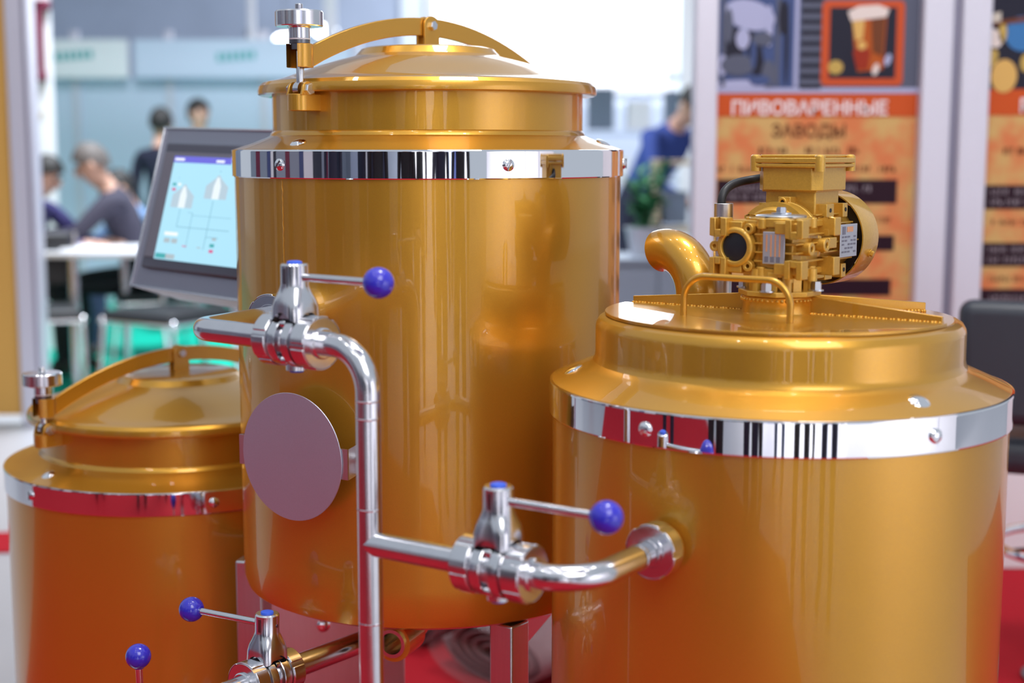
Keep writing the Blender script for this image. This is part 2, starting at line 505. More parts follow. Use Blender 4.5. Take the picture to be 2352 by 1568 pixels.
def poster(x0, x1, label, z0=0.52, z1=2.35):
    o = empty('poster', (x0, PY, 0), label, 'poster', 'brewery posters')
    MB().box(0, x1 - x0, -0.006, 0.012, z0, z1).build('sheet', 'print_ground', o)
    return o
def flat(o, x0, x1, z0, z1, m, d=0.0, name='print', parent=None, r=0.0):
    mb = MB()
    if r:
        pts = []
        for cx, cz, a in ((x1 - r, z1 - r, 0), (x0 + r, z1 - r, pi / 2), (x0 + r, z0 + r, pi), (x1 - r, z0 + r, 1.5 * pi)):
            pts += [(cx + r * cos(a + pi / 2 * k / 4), cz + r * sin(a + pi / 2 * k / 4)) for k in range(5)]
        mb.prism(pts, 0, 0.0012, T(0, -0.0062 - d, 0) @ UPR)
    else:
        mb.box(x0, x1, -0.0074 - d, -0.0061 - d, z0, z1)
    return mb.build(name, m, parent or o, smooth=False)
def blob(o, cx, cz, rx, rz, m, d=0.0, rot=0.0, name='print'):
    pts = [(cx + rx * cos(2 * pi * k / 20) * cos(rot) - rz * sin(2 * pi * k / 20) * sin(rot),
            cz + rx * cos(2 * pi * k / 20) * sin(rot) + rz * sin(2 * pi * k / 20) * cos(rot)) for k in range(20)]
    return MB().prism(pts, 0, 0.0012, T(0, -0.0062 - d, 0) @ UPR).build(name, m, o, smooth=False)

# main poster; xx() and zz() turn the print layout grid of the poster sheet into metres on the sheet
p1 = poster(0.592, 1.178, 'orange brewery poster with beer glass picture and ПИВОВАРЕННЫЕ headline')
W1 = 1.178 - 0.592
def zz(py): return 1.27 + 4.2 * math.tan(radians(7.65) * 0 + math.atan((784 - py) / 3266.67) - radians(7.65))
def xx(px): return (px - 1176) / 3266.67 * 4.2 * 0.99 - 0.592
flat(p1, 0, W1, zz(214), 2.35, 'print_slate')
flat(p1, 0, xx(1830), zz(214), zz(-60), 'print_blue', 0.0012)
blob(p1, xx(1715), zz(35), 0.075, 0.042, 'print_lilac', 0.0024, -0.25)
blob(p1, xx(1680), zz(110), 0.03, 0.06, 'print_dark', 0.0024)
blob(p1, xx(1730), zz(130), 0.022, 0.075, 'print_dark', 0.0024, 0.2)
blob(p1, xx(1700), zz(195), 0.075, 0.014, 'print_lilac', 0.0024)
for px_ in (1652, 1775, 1818):
    flat(p1, xx(px_), xx(px_ + 9), zz(200), zz(-40), 'print_slate' if px_ < 1800 else 'print_lilac', 0.0026)
random.seed(11)
for (a, b, rx_, rz_, m_) in ((1668, 60, 0.012, 0.05, 'print_slate'), (1760, 60, 0.01, 0.06, 'print_lilac'), (1745, 90, 0.03, 0.02, 'print_slate'), (1700, 90, 0.02, 0.03, 'print_lilac'),
                             (1655, 150, 0.012, 0.03, 'print_lilac'), (1690, 150, 0.05, 0.03, 'print_slate'), (1760, 170, 0.02, 0.04, 'print_slate'), (1740, 185, 0.03, 0.015, 'print_blue'),
                             (1725, 120, 0.008, 0.05, 'print_blue'), (1800, 100, 0.006, 0.12, 'print_dark'), (1790, 40, 0.012, 0.05, 'print_dark')):
    blob(p1, xx(a), zz(b), rx_, rz_, m_, 0.0036 + random.random() * 0.001)
for k in range(9):
    flat(p1, xx(1832), xx(1880), zz(205 - 25 * k), zz(195 - 25 * k), 'print_dark', 0.0014)
flat(p1, xx(1640), W1, zz(214), zz(202), 'print_lilac', 0.0014)
fr = flat(p1, xx(1879), xx(2066), zz(197), zz(2), 'print_frame', 0.003, 'framed_picture', r=0.015)
flat(p1, xx(1897), xx(2048), zz(180), zz(18), 'print_dark', 0.0042, 'picture', parent=fr)
def poly(o, pts, m, d, name='print'):
    return MB().prism([(xx(a), zz(b)) for a, b in pts], 0, 0.0012, T(0, -0.0062 - d, 0) @ UPR).build(name, m, o, smooth=False)
poly(fr, [(1945, 25), (2026, 20), (2020, 160), (1962, 166), (1952, 100)], 'print_beer', 0.0054, 'beer_glass')
poly(fr, [(1950, 120), (1972, 100), (1990, 120), (1985, 160), (1960, 160)], 'print_beer_red', 0.0066, 'beer')
poly(fr, [(1946, 48), (1975, 45), (1972, 90), (1955, 95)], 'print_amber', 0.0066, 'beer')
poly(fr, [(1990, 45), (2022, 40), (2018, 130), (1995, 120)], 'print_brown', 0.0066, 'beer')
poly(fr, [(1936, 28), (1960, 15), (2005, 12), (2030, 22), (2024, 40), (1944, 50)], 'print_foam', 0.0078, 'foam')
blob(fr, xx(1970), zz(105), 0.013, 0.013, 'print_amber', 0.0078)
blob(fr, xx(1912), zz(155), 0.022, 0.02, 'print_hop', 0.0056)
blob(fr, xx(2003), zz(160), 0.009, 0.018, 'print_foam', 0.0078, -0.3)
blob(fr, xx(2030), zz(138), 0.009, 0.018, 'print_lilac', 0.0078, -0.3)
flat(p1, 0, W1, zz(268), zz(214), 'print_orange', 0.0002, 'headline_band')
text_mesh('ПИВОВАРЕННЫЕ', 0.0545, 'print_white', p1, T(xx(1856), -0.0088, zz(263)) @ UPR, 'headline', 'CENTER', bold=0.0012)
text_mesh('ЗАВОДЫ', 0.05, 'print_brown', p1, T(xx(1856), -0.0075, zz(314)) @ UPR, 'headline', 'CENTER', bold=0.001)
def scribble(o, x0, x1, zc, h, m, d=0.0):
    x = x0
    while x < x1:
        w_ = random.uniform(0.006, 0.011)
        if random.random() > 0.12:
            mb = MB()
            mb.box(x, x + 0.0028, -0.0074 - d, -0.0061 - d, zc - h / 2, zc + h / 2)
            mb.box(x, x + w_ * 0.8, -0.0074 - d, -0.0061 - d, zc + random.choice([-0.5, 0, 0.4]) * h, zc + random.choice([-0.3, 0.14, 0.5]) * h)
            mb.build('letter', m, o, smooth=False)
        x += w_ + 0.003
scribble(p1, xx(1735), xx(1808), zz(347), 0.022, 'print_brown')
scribble(p1, xx(1850), xx(1972), zz(346), 0.022, 'print_brown')
scribble(p1, xx(1650), xx(2060), zz(388), 0.018, 'print_brown')
for (a, b, c, d_) in ((1648, 412, 2063, 467), (1648, 540, 2060, 575), (1648, 640, 2056, 678)):
    flat(p1, xx(a), xx(c), zz(d_), zz(b), 'print_black', 0.0002, 'text_bar')
scribble(p1, xx(1675), xx(1760), zz(432), 0.018, 'print_greytext', 0.0014)
scribble(p1, xx(1675), xx(1780), zz(452), 0.018, 'print_greytext', 0.0014)
scribble(p1, xx(1900), xx(2003), zz(433), 0.018, 'print_greytext', 0.0014)
scribble(p1, xx(2010), xx(2052), zz(505), 0.018, 'print_brown')

p2 = poster(1.375, 2.1, 'orange brewery poster with hops and barley picture at the right edge')
W2 = 2.1 - 1.375
def x2(px): return (px - 1176) / 3266.67 * 4.2 * 0.99 - 1.375
flat(p2, 0, W2, zz(205), 2.35, 'print_dark')
blob(p2, x2(2335), zz(78), 0.05, 0.05, 'print_sky', 0.0012)
blob(p2, x2(2245), zz(100), 0.02, 0.03, 'print_sky', 0.0012)
blob(p2, x2(2270), zz(88), 0.022, 0.030, 'print_foam', 0.0026, 0.6)
blob(p2, x2(2290), zz(75), 0.012, 0.028, 'print_hop', 0.0026)
blob(p2, x2(2262), zz(138), 0.020, 0.034, 'print_hop', 0.0026, -0.6)
blob(p2, x2(2297), zz(175), 0.038, 0.048, 'print_amber', 0.0026)
blob(p2, x2(2250), zz(185), 0.02, 0.03, 'print_hop', 0.0026)
blob(p2, x2(2345), zz(145), 0.016, 0.026, 'print_hop', 0.0026)
poly2 = [(x2(2238), zz(62)), (x2(2238), zz(54)), (x2(2400), zz(30)), (x2(2400), zz(44))]
MB().prism(poly2, 0, 0.0012, T(0, -0.0092, 0) @ UPR).build('print', 'print_brown', p2, smooth=False)
poly2 = [(x2(2238), zz(56)), (x2(2238), zz(36)), (x2(2284), zz(28)), (x2(2284), zz(50))]
MB().prism(poly2, 0, 0.0012, T(0, -0.0104, 0) @ UPR).build('print', 'print_pale', p2, smooth=False)
flat(p2, 0, W2, zz(265), zz(205), 'print_orange', 0.0002, 'headline_band')
text_mesh('Р', 0.0545, 'print_white', p2, T(x2(2335), -0.0088, zz(258)) @ UPR, 'headline', 'LEFT', bold=0.0012)
scribble(p2, x2(2305), x2(2400), zz(347), 0.022, 'print_brown')
for (a, b, c, d_) in ((2260, 425, 2560, 480), (2254, 557, 2560, 611), (2250, 663, 2560, 703)):
    flat(p2, x2(a), x2(c), zz(d_), zz(b), 'print_black', 0.0002, 'text_bar')
for py in (440, 464, 572, 596, 684):
    scribble(p2, x2(2280), x2(2420), zz(py), 0.018, 'print_greytext', 0.0014)
scribble(p2, x2(2285), x2(2420), zz(510), 0.016, 'print_brown')
scribble(p2, x2(2285), x2(2420), zz(640), 0.016, 'print_brown')

mt = MB().box(-0.42, 0.42, -0.12, 0.12, 0, 0.006).build('floor_mat', 'carpet_red', None, bevel=0.002)
mt.matrix_world = T(-1.75, 4.5, 0.0015) @ RZ(0.1)
tag(mt, 'red strip of carpet on the grey floor at the left edge', 'mat')

# ------------------------------------------------------------------ brewing tanks
def front_dirs(cx, cy):
    n = sqrt(cx * cx + cy * cy)
    d = Vector((-cx / n, -cy / n, 0))            # towards the photographer
    r = Vector((cy / n, -cx / n, 0))             # to the photographer's right
    return d, r
def screw_head(parent, pos, nrm, r=0.0085, slot=True, up=(0, 0, 1), name='screw', sc=(1, 1)):
    nrm = Vector(nrm).normalized()
    M = frame(pos, Vector(up).cross(nrm), nrm)
    mb = MB()
    prof = [(0, 0.0042), (r * 0.45, 0.0038), (r * 0.8, 0.0026), (r, 0.0006), (r, -0.002), (0, -0.002)]
    mb.lathe(prof, 24, M @ Matrix.Diagonal((sc[0], sc[1], 1, 1)))
    o = mb.build(name, 'chrome', parent)
    if slot:
        MB().cbox((0, 0, 0.0037), (0.0016, r * 1.75, 0.0016), M @ RZ(random.uniform(-0.9, 0.2))).build('slot', 'dark_steel', o)
    return o
def hex_bolt(parent, pos, nrm, r=0.008, h=0.006, washer=None, m='zinc', name='bolt', up=(0, 0, 1)):
    nrm = Vector(nrm).normalized()
    if abs(nrm.dot(Vector(up))) > 0.95: up = (1, 0, 0)
    M = frame(pos, Vector(up).cross(nrm), nrm)
    mb = MB()
    z = 0
    if washer:
        mb.cyl(washer, 0, 0.0018, 24, M); z = 0.0018
    mb.prism(hexpoly(r, 0.3), z, z + h * 0.8, M)
    mb.prism(hexpoly(r * 0.86, 0.3), z + h * 0.8, z + h, M)
    return mb.build(name, m, parent)

def kettle(name, label, loc, R, zb, zbot, kz, band_az, shoulder_az, clamp_dir, drop):
    """dome-lidded tank; zb = height of the top of the bright band"""
    cx, cy = loc
    t = empty(name, (cx, cy, 0), label, 'tank', 'gold brewing tanks')
    d, rt = front_dirs(cx, cy)
    k = R / 0.30
    def Z(a): return zb + a * kz
    SEG = 160
    # body shell
    sh = MB().lathe([(0, zbot - 0.012), (R * 0.9, zbot - 0.012), (R - 0.016, zbot - 0.010), (R - 0.005, zbot - 0.004), (R, zbot + 0.012),
                     (R, zbot + 0.05), (R, (zbot + zb) / 2), (R, zb - 0.045), (R, zb - 0.002), (R - 0.004, zb), (0.2 * k, zb)], SEG)
    sh.build('shell', 'gold', t, angle=30)
    # shoulder cone and neck
    rn = 0.2405 * k
    MB().lathe([(R + 0.0005, zb - 0.003), (R + 0.0005, zb + 0.001), (rn + 0.030 * k, Z(0.0110)), (rn + 0.012 * k, Z(0.0178)), (rn + 0.0045 * k, Z(0.0212)),
                (rn + 0.0035, Z(0.0235)), (rn + 0.0025, Z(0.026)), (rn, Z(0.0285)), (rn, Z(0.032)), (rn, Z(0.05)), (rn, Z(0.088)), (rn - 0.004, Z(0.088))], SEG).build('shoulder', 'gold', t, angle=24)
    # bright band with a rolled upper edge
    b = MB().lathe([(R + 0.0005, zb - 0.040), (R + 0.0035, zb - 0.040), (R + 0.0042, zb - 0.0385), (R + 0.0042, zb - 0.0375), (R + 0.0042, zb - 0.0025), (R + 0.0042, zb - 0.0015),
                    (R + 0.0035, zb + 0.0003), (R + 0.001, zb + 0.0008), (R - 0.002, zb + 0.0004)], SEG).build('band', 'chrome', t, angle=25)
    for a in band_az:
        n = d * cos(a) + rt * sin(a)
        screw_head(b, n * (R + 0.0048) + Vector((0, 0, zb - 0.0205)), n, 0.0086)
    for a in shoulder_az:
        n = d * cos(a) + rt * sin(a)
        nn = (n * 0.46 + Vector((0, 0, 0.89)))
        tt = Vector((0, 0, 1)).cross(n)
        screw_head(t, n * (R - 0.026 * k) + Vector((0, 0, Z(0.0098))), nn, 0.0125, slot=False, name='shoulder_screw')
    # lid: rolled rim, shallow dome, raised crown
    rl = 0.2615 * k
    lid = MB().lathe([(rn - 0.002, Z(0.0865)), (rl - 0.012, Z(0.0835)), (rl - 0.003, Z(0.082)), (rl, Z(0.0835)), (rl + 0.0006, Z(0.088)), (rl - 0.0012, Z(0.0955)),
                      (rl - 0.006, Z(0.1005)), (rl - 0.012, Z(0.1025)), (rl - 0.021, Z(0.1035)), (0.222 * k, Z(0.109)), (0.19 * k, Z(0.1205)), (0.16 * k, Z(0.1305)),
                      (0.135 * k, Z(0.1375)), (0.117 * k, Z(0.142)), (0.112 * k, Z(0.1438)), (0.107 * k, Z(0.149)), (0.103 * k, Z(0.1535)), (0.098 * k, Z(0.1555)), (0.05 * k, Z(0.1565)), (0, Z(0.1565))], SEG)
    lid.build('lid', 'gold', t, angle=24)
    # clamp arm across the lid
    u = Vector((clamp_dir[0], clamp_dir[1], 0)).normalized()
    w = Vector((-u.y, u.x, 0))                   # tangential; bolt heads face +w or -w, chosen to face the camera
    if w.dot(d) < 0: w = -w
    A = frame((0, 0, 0), u, (0, 0, 1))           # local X outward to the clamp
    ra = 0.243 * k
    def arm_z(rho): return Z(0.188) - drop * (rho / (0.245 * k)) ** 2
    N = 30
    top, bot = [], []
    for i in range(N + 1):
        rho = -0.262 * k + (ra + 0.262 * k) * i / N
        slope = -2 * drop * rho / (0.245 * k) ** 2
        nx, nz = -slope / sqrt(1 + slope * slope), 1 / sqrt(1 + slope * slope)
        hw = 0.0135
        if i == N: nx, nz, hw = 0, 1, 0.0155
        top.append((rho + nx * hw, arm_z(rho) + nz * hw)); bot.append((rho - nx * hw, arm_z(rho) - nz * hw))
    MB().prism(top + bot[::-1], -0.0045, 0.0045, A @ UPR).build('arm', 'gold', t, bevel=0.0012)
    # pivot bracket: two cheeks with a bolt
    pb = empty_part = MB()
    zt = arm_z(0)
    for s in (-1, 1):
        pts = [(-0.0165, Z(0.155)), (0.0165, Z(0.155)), (0.0165, zt + 0.004)] + [(0.0165 * cos(a), zt + 0.004 + 0.0125 * sin(a)) for a in [pi * q / 8 for q in range(1, 8)]] + [(-0.0165, zt + 0.004)]
        pb.prism(pts, 0.0055 * s, 0.0095 * s, A @ UPR)
    pbo = pb.build('pivot_bracket', 'gold', t, bevel=0.0008)
    hex_bolt(pbo, w * 0.0095 + Vector((0, 0, zt + 0.002)), w, 0.0072, 0.006)
    hex_bolt(pbo, -w * 0.0095 + Vector((0, 0, zt + 0.002)), -w, 0.0072, 0.006)
    # rear hinge
    hg = MB()
    for s in (-1, 1):
        hg.box(-0.285 * k, -0.240 * k, 0.0055 * s, 0.0100 * s, Z(0.05), arm_z(0.262 * k) + 0.010, A)
    hg.build('hinge', 'gold', t, bevel=0.001)
    # screw clamp at the free end of the arm
    ce = 0.2625 * k
    zs = arm_z(ra)
    Mc = A @ T(ce, 0, 0)
    # slotted socket: open towards the outside
    MB().lathe([(0.0135, zs - 0.0165), (0.0190, zs - 0.0165), (0.0190, zs + 0.0165), (0.0135, zs + 0.0165), (0.0135, zs - 0.0165)], 40, Mc, radians(38), radians(322)).build('socket', 'gold', t, angle=30, bevel=0.0008)
    kn = MB()
    zk = zs + 0.0165
    kn.lathe([(0, zk - 0.008), (0.0125, zk - 0.008), (0.0125, zk + 0.0005), (0.0148, zk + 0.0005), (0.0150, zk + 0.0055), (0, zk + 0.0055)], 32, Mc)
    kno = kn.build('clamp_nut', 'dark_steel', t)
    MB().cyl(0.0150, zk + 0.0056, zk + 0.0075, 32, Mc).build('washer', 'plastic_white', t)
    hw = MB().lathe([(0, zk + 0.0076), (0.0150, zk + 0.0076), (0.0150, zk + 0.022), (0.0175, zk + 0.0235), (0.0325, zk + 0.0235), (0.0338, zk + 0.0248), (0.0338, zk + 0.0435), (0.0322, zk + 0.0455), (0.009, zk + 0.0460), (0.007, zk + 0.0475), (0, zk + 0.0475)], 64, Mc)
    hwo = hw.build('handwheel', 'polished', t, angle=25)
    # threaded spindle: ridges at the top, smooth rod below, eye at the end
    th = []
    z = zk + 0.046
    for i in range(7):
        th += [(0.0050, z), (0.0057, z + 0.0006), (0.0050, z + 0.0013)]; z += 0.0013
    zeye = Z(0.0855)
    MB().lathe([(0, zeye)] + [(0.0057, zeye), (0.0057, zk + 0.045)] + th + [(0.0042, z + 0.0006), (0, z + 0.0006)], 24, Mc).build('spindle', 'polished', t)
    MB().lathe([(0.004, -0.0055), (0.0105, -0.0055), (0.0105, 0.0055), (0.004, 0.0055), (0.004, -0.0055)], 28, A @ T(ce, 0, zeye) @ UPR).build('spindle_eye', 'polished', t)
    # bracket: strap bent round, with ears carrying the bolt
    br = MB()
    zb0, zb1 = Z(0.055), Z(0.0785)
    outer = [(rn - 0.004, -0.0165), (ce + 0.003, -0.0165)] + [(ce + 0.003 + 0.0165 * sin(a), -0.0165 * cos(a)) for a in [pi * q / 14 for q in range(1, 14)]] + [(ce + 0.003, 0.0165), (rn - 0.004, 0.0165)]
    inner = [(rn - 0.004, -0.0125), (ce + 0.003, -0.0125)] + [(ce + 0.003 + 0.0125 * sin(a), -0.0125 * cos(a)) for a in [pi * q / 14 for q in range(1, 14)]] + [(ce + 0.003, 0.0125), (rn - 0.004, 0.0125)]
    n_ = len(outer)
    vv = [(p[0], p[1], zb0) for p in outer] + [(p[0], p[1], zb0) for p in inner] + [(p[0], p[1], zb1) for p in outer] + [(p[0], p[1], zb1) for p in inner]
    ff = []
    for i in range(n_ - 1):
        ff += [(i, i + 1, n_ + i + 1, n_ + i), (2 * n_ + i, 3 * n_ + i, 3 * n_ + i + 1, 2 * n_ + i + 1), (i, 2 * n_ + i, 2 * n_ + i + 1, i + 1), (n_ + i, n_ + i + 1, 3 * n_ + i + 1, 3 * n_ + i)]
    br.add(vv, ff, A)
    for s in (-1, 1):
        pts = [(ce - 0.013, zb1 - 0.002), (ce + 0.013, zb1 - 0.002), (ce + 0.0105, zeye)] + [(ce + 0.0105 * cos(a), zeye + 0.0105 * sin(a)) for a in [pi * q / 10 for q in range(1, 10)]] + [(ce - 0.0105, zeye)]
        br.prism(pts, 0.0125 * s, 0.0165 * s, A @ UPR)
    bro = br.build('clamp_bracket', 'gold', t, bevel=0.0008)
    for s in (-1, 1):
        hex_bolt(bro, u * ce + w * s * 0.0165 + Vector((0, 0, zeye)), w * s, 0.0085, 0.0065)
    return t, d, rt

MID = (-0.1304, 2.2462)
LEFT = (-0.6326, 2.6749)
RIGHT = (0.337, 1.795)
CL = (-0.690, -0.724)
mid, md, mr = kettle('brewing_tank', 'tall gold tank in the middle with round steel disc on its front', MID, 0.30, 1.2705, 0.600, 1.0,
                     [radians(a) for a in (-43.5, 21, 82, 142, 202, 262)], [radians(a) for a in (-42.5, 78, 198)], (-0.645, -0.764), 0.057)
left, ld, lr = kettle('brewing_tank', 'low gold tank with domed lid, leftmost of the three', LEFT, 0.32, 0.6938, 0.12, 1.03,
                      [radians(a) for a in (-53, 9, 69, 129, 189, 249)], [radians(a) for a in (-52, 68, 188)], (-0.695, -0.719), 0.068)
for k in range(3):
    a = radians(90 + 120 * k)
    MB().cyl(0.025, 0.0085, 0.125, 20, T(0.24 * cos(a), 0.24 * sin(a), 0)).build('foot', 'brushed', left)

# round steel disc held off the front of the middle tank by two clips
R0 = 0.30
az = radians(-36)
n = md * cos(az) + mr * sin(az)
tt = md.cross(Vector((0, 0, 1))) * 0
side = Vector((0, 0, 1)).cross(n)                # points to the disc's right as seen from the front
Md = frame(n * (R0 + 0.034) + Vector((0, 0, 0.842)), side, n)
disc = MB().lathe([(0, -0.001), (0.091, -0.001), (0.0915, 0), (0.091, 0.001), (0, 0.001)], 96, Md).build('cover_disc', 'disc_steel', mid)
disc['label'] = 'matt steel disc'
for s in (1, -1):
    c = MB()
    # clip: flat behind the disc, step to the tank, foot with a screw
    c.box(s * 0.05, s * 0.1005, -0.0215, 0.0215, -0.0035, -0.0012, Md)
    aa = az + s * radians(17.6)
    n2 = md * cos(aa) + mr * sin(aa)
    foot = n2 * (R0 + 0.001)
    s2 = Vector((0, 0, 1)).cross(n2)
    Mf = frame(foot + Vector((0, 0, 0.842)), s2 * s, n2)
    x1 = 0.020
    p0 = Md @ Vector((s * 0.1005, 0, -0.0012)); p1 = Md @ Vector((s * 0.1005, 0, -0.0035))
    q0 = Mf @ Vector((-0.005, 0, 0.003)); q1 = Mf @ Vector((-0.005, 0, 0.0008))
    e0 = Mf @ Vector((x1, 0, 0.0022)); e1 = Mf @ Vector((x1, 0, 0.0))
    up = Vector((0, 0, 0.0215))
    V = []
    for p in (p0, q0, e0, e1, q1, p1): V += [p - up, p + up]
    F = [(0, 1, 3, 2), (2, 3, 5, 4), (4, 5, 7, 6), (6, 7, 9, 8), (8, 9, 11, 10), (0, 2, 8, 10), (2, 4, 6, 8), (1, 11, 9, 3), (3, 9, 7, 5), (0, 10, 11, 1)]
    c.add([tuple(v) for v in V], F)
    co = c.build('clip', 'brushed', disc)
    screw_head(mid, Mf @ Vector((0.0075, 0, 0.0045)), n2, 0.0082, name='clip_screw')

# vertical weld seam below a band screw
sa = radians(-43.5)
sn = md * cos(sa) + mr * sin(sa); sw = Vector((0, 0, 1)).cross(sn)
MB().tube([sn * (R0 + 0.0001) + sw * random.uniform(-0.0007, 0.0007) + Vector((0, 0, 1.228 - 0.0035 * i)) for i in range(40)], [0.0004 + 0.0006 * random.random() for i in range(40)], 6).build('weld_seam', 'gold', mid)

# drain outlet under the middle tank
oc = Vector((-0.172, 1.99, 0.562)) - Vector((*MID, 0))
Mo = frame(oc, (0.35, 0.93, 0), (0, 0, 1)) @ RY(pi / 2)
MB().ring(0.021, 0.028, -0.004, 0.05, 40, Mo).build('outlet_collar', 'gold', mid)
MB().ring(0.016, 0.0212, -0.008, 0.06, 40, Mo).build('outlet_pipe', 'polished', mid)
MB().tube(bend([oc + Vector((0.017, 0.046, 0)), oc + Vector((0.035, 0.10, 0)), oc + Vector((0.035, 0.10, 0.06))], 0.03), 0.020, 24).build('outlet_bend', 'gold', mid)

# ------------------------------------------------------------------ mash tank on the right with a flat half lid
cx, cy = RIGHT
RR = 0.285
rt_ = empty('mash_tank', (cx, cy, 0), 'wide gold tank with flat lid carrying the gearmotor at right', 'tank', 'gold brewing tanks')
rd, rr_ = front_dirs(cx, cy)
zb = 0.980
SEG = 160
MB().lathe([(0, 0.24), (RR * 0.9, 0.24), (RR - 0.006, 0.246), (RR, 0.262), (RR, 0.5), (RR, zb - 0.045), (RR, zb - 0.002), (RR - 0.004, zb), (0.18, zb)], SEG).build('shell', 'gold', rt_, angle=30)
RN = 0.2305
MB().lathe([(RR + 0.0005, zb - 0.003), (RR + 0.0005, zb + 0.001), (0.262, 0.9915), (0.246, 0.9985), (0.238, 1.0020), (0.2335, 1.0055), (RN + 0.001, 1.010), (RN, 1.016), (RN, 1.048), (RN - 0.001, 1.0535),
            (RN - 0.0045, 1.0590), (RN - 0.010, 1.0622), (RN - 0.017, 1.0632), (0.10, 1.0632), (0, 1.0632)], SEG).build('shoulder', 'gold', rt_, angle=24)
b = MB().lathe([(RR + 0.0005, zb - 0.041), (RR + 0.0035, zb - 0.041), (RR + 0.0042, zb - 0.0395), (RR + 0.0042, zb - 0.0385), (RR + 0.0042, zb - 0.0025), (RR + 0.0042, zb - 0.0015), (RR + 0.0035, zb + 0.0003), (RR + 0.001, zb + 0.0008), (RR - 0.002, zb + 0.0004)], SEG).build('band', 'chrome', rt_, angle=25)
for a in (-91, -29.6, 37, 97, 157, 217):
    a = radians(a); n = rd * cos(a) + rr_ * sin(a)
    screw_head(b, n * (RR + 0.0048) + Vector((0, 0, zb - 0.021)), n, 0.0086, slot=False)
for a in (-79, 37.5, 157):
    a = radians(a); n = rd * cos(a) + rr_ * sin(a)
    screw_head(rt_, n * (RR - 0.026) + Vector((0, 0, zb + 0.0125)), n * 0.46 + Vector((0, 0, 0.89)), 0.0130, slot=False, name='shoulder_screw')
for k in range(3):
    a = radians(30 + 120 * k)
    MB().cyl(0.025, 0.0085, 0.245, 20, T(0.2 * cos(a), 0.2 * sin(a), 0)).build('foot', 'brushed', rt_)
# straight rib across the top; the front half lid hinges on it
LZ = 1.0634
ru = Vector((0.826, -0.563, 0)).normalized()     # along the long rib, towards the right front
rv = Vector((-ru.y, ru.x, 0))                    # to the back
Mrib = frame((0, 0, LZ), ru, (0, 0, 1))
RL = 0.2185
pts = [(-sqrt(RL ** 2 - 0.006 ** 2), -0.006)] + [(RL * cos(a), RL * sin(a)) for a in [pi + 0.03 + (pi - 0.06) * q / 60 for q in range(61)]] + [(sqrt(RL ** 2 - 0.006 ** 2), -0.006)]
hl = MB().prism(pts, 0.0, 0.0042, Mrib).build('half_lid', 'gold', rt_, bevel=0.0012)
hp0, hp1 = Vector((0.2130 - cx, 1.7560 - cy, LZ + 0.004)), Vector((0.3290 - cx, 1.6720 - cy, LZ + 0.004))
hz = Vector((0, 0, 0.0495))
MB().tube(bend([hp0, hp0 + hz, hp1 + hz, hp1], 0.030), 0.0042, 16).build('lid_handle', 'gold', hl)
def rib(M, x0, x1, h0, h1, y0=-0.0025, y1=0.0025, name='rib'):
    m = MB()
    m.add([(x0, y0, 0), (x1, y0, 0), (x1, y0, h1), (x0, y0, h0), (x0, y1, 0), (x1, y1, 0), (x1, y1, h1), (x0, y1, h0)],
          [(0, 1, 2, 3), (7, 6, 5, 4), (0, 4, 5, 1), (1, 5, 6, 2), (2, 6, 7, 3), (3, 7, 4, 0)], M)
    o = m.build(name, 'gold', rt_, bevel=0.0008)
    # weld beads along the foot of the rib
    wb_ = MB()
    L = abs(x1 - x0); nb = int(L / 0.0045)
    for s in (-1, 1):
        for i in range(nb):
            xx_ = min(x0, x1) + L * (i + 0.5) / nb
            wb_.sphere((xx_ + random.uniform(-0.001, 0.001), s * 0.0045 + random.uniform(-0.0008, 0.0008), 0.0012), random.uniform(0.0022, 0.0032), 8, 5, M)
    wo = wb_.build('weld_bead', 'gold', o)
    wo['kind'] = 'stuff'
    return o
rib(Mrib @ T(0, 0.003, 0.002), 0.04, 0.210, 0.024, 0.009)
rib(Mrib @ T(0, 0.003, 0.002), -0.210, -0.04, 0.010, 0.024)
Mrb2 = frame((0, 0, LZ), (0.985, 0.17, 0), (0, 0, 1))
rib(Mrb2, 0.04, 0.200, 0.026, 0.012)
# pedestal for the gearmotor
pd = MB().lathe([(0, LZ - 0.002), (0.0475, LZ - 0.002), (0.0455, LZ + 0.003), (0.0445, LZ + 0.006), (0.0445, LZ + 0.021), (0.0455, LZ + 0.0225), (0.0455, LZ + 0.0245), (0.044, LZ + 0.026), (0, LZ + 0.026)], 64)
for i in range(46):
    a = 2 * pi * i / 46
    pd.sphere((0.0452 * cos(a), 0.0452 * sin(a), LZ + 0.0210), random.uniform(0.0018, 0.0027), 8, 5)
    pd.sphere((0.0470 * cos(a), 0.0470 * sin(a), LZ + 0.0012), random.uniform(0.0022, 0.0032), 8, 5)
pd.build('pedestal', 'gold', rt_)
# gold vent elbow rising from the back of the top
ev = Vector((0.2535 - cx, 1.935 - cy, LZ))
ed = Vector((-0.60, 0.80, 0)).normalized()
Rb = 0.059
path = [ev, ev + Vector((0, 0, 0.008))]
path += arc(ev + ed * Rb + Vector((0, 0, 0.010)), -ed, (0, 0, 1), Rb, 0, radians(106), 22)
MB().tube(path, 0.0295, 40, caps=False).build('vent_elbow', 'gold', rt_)

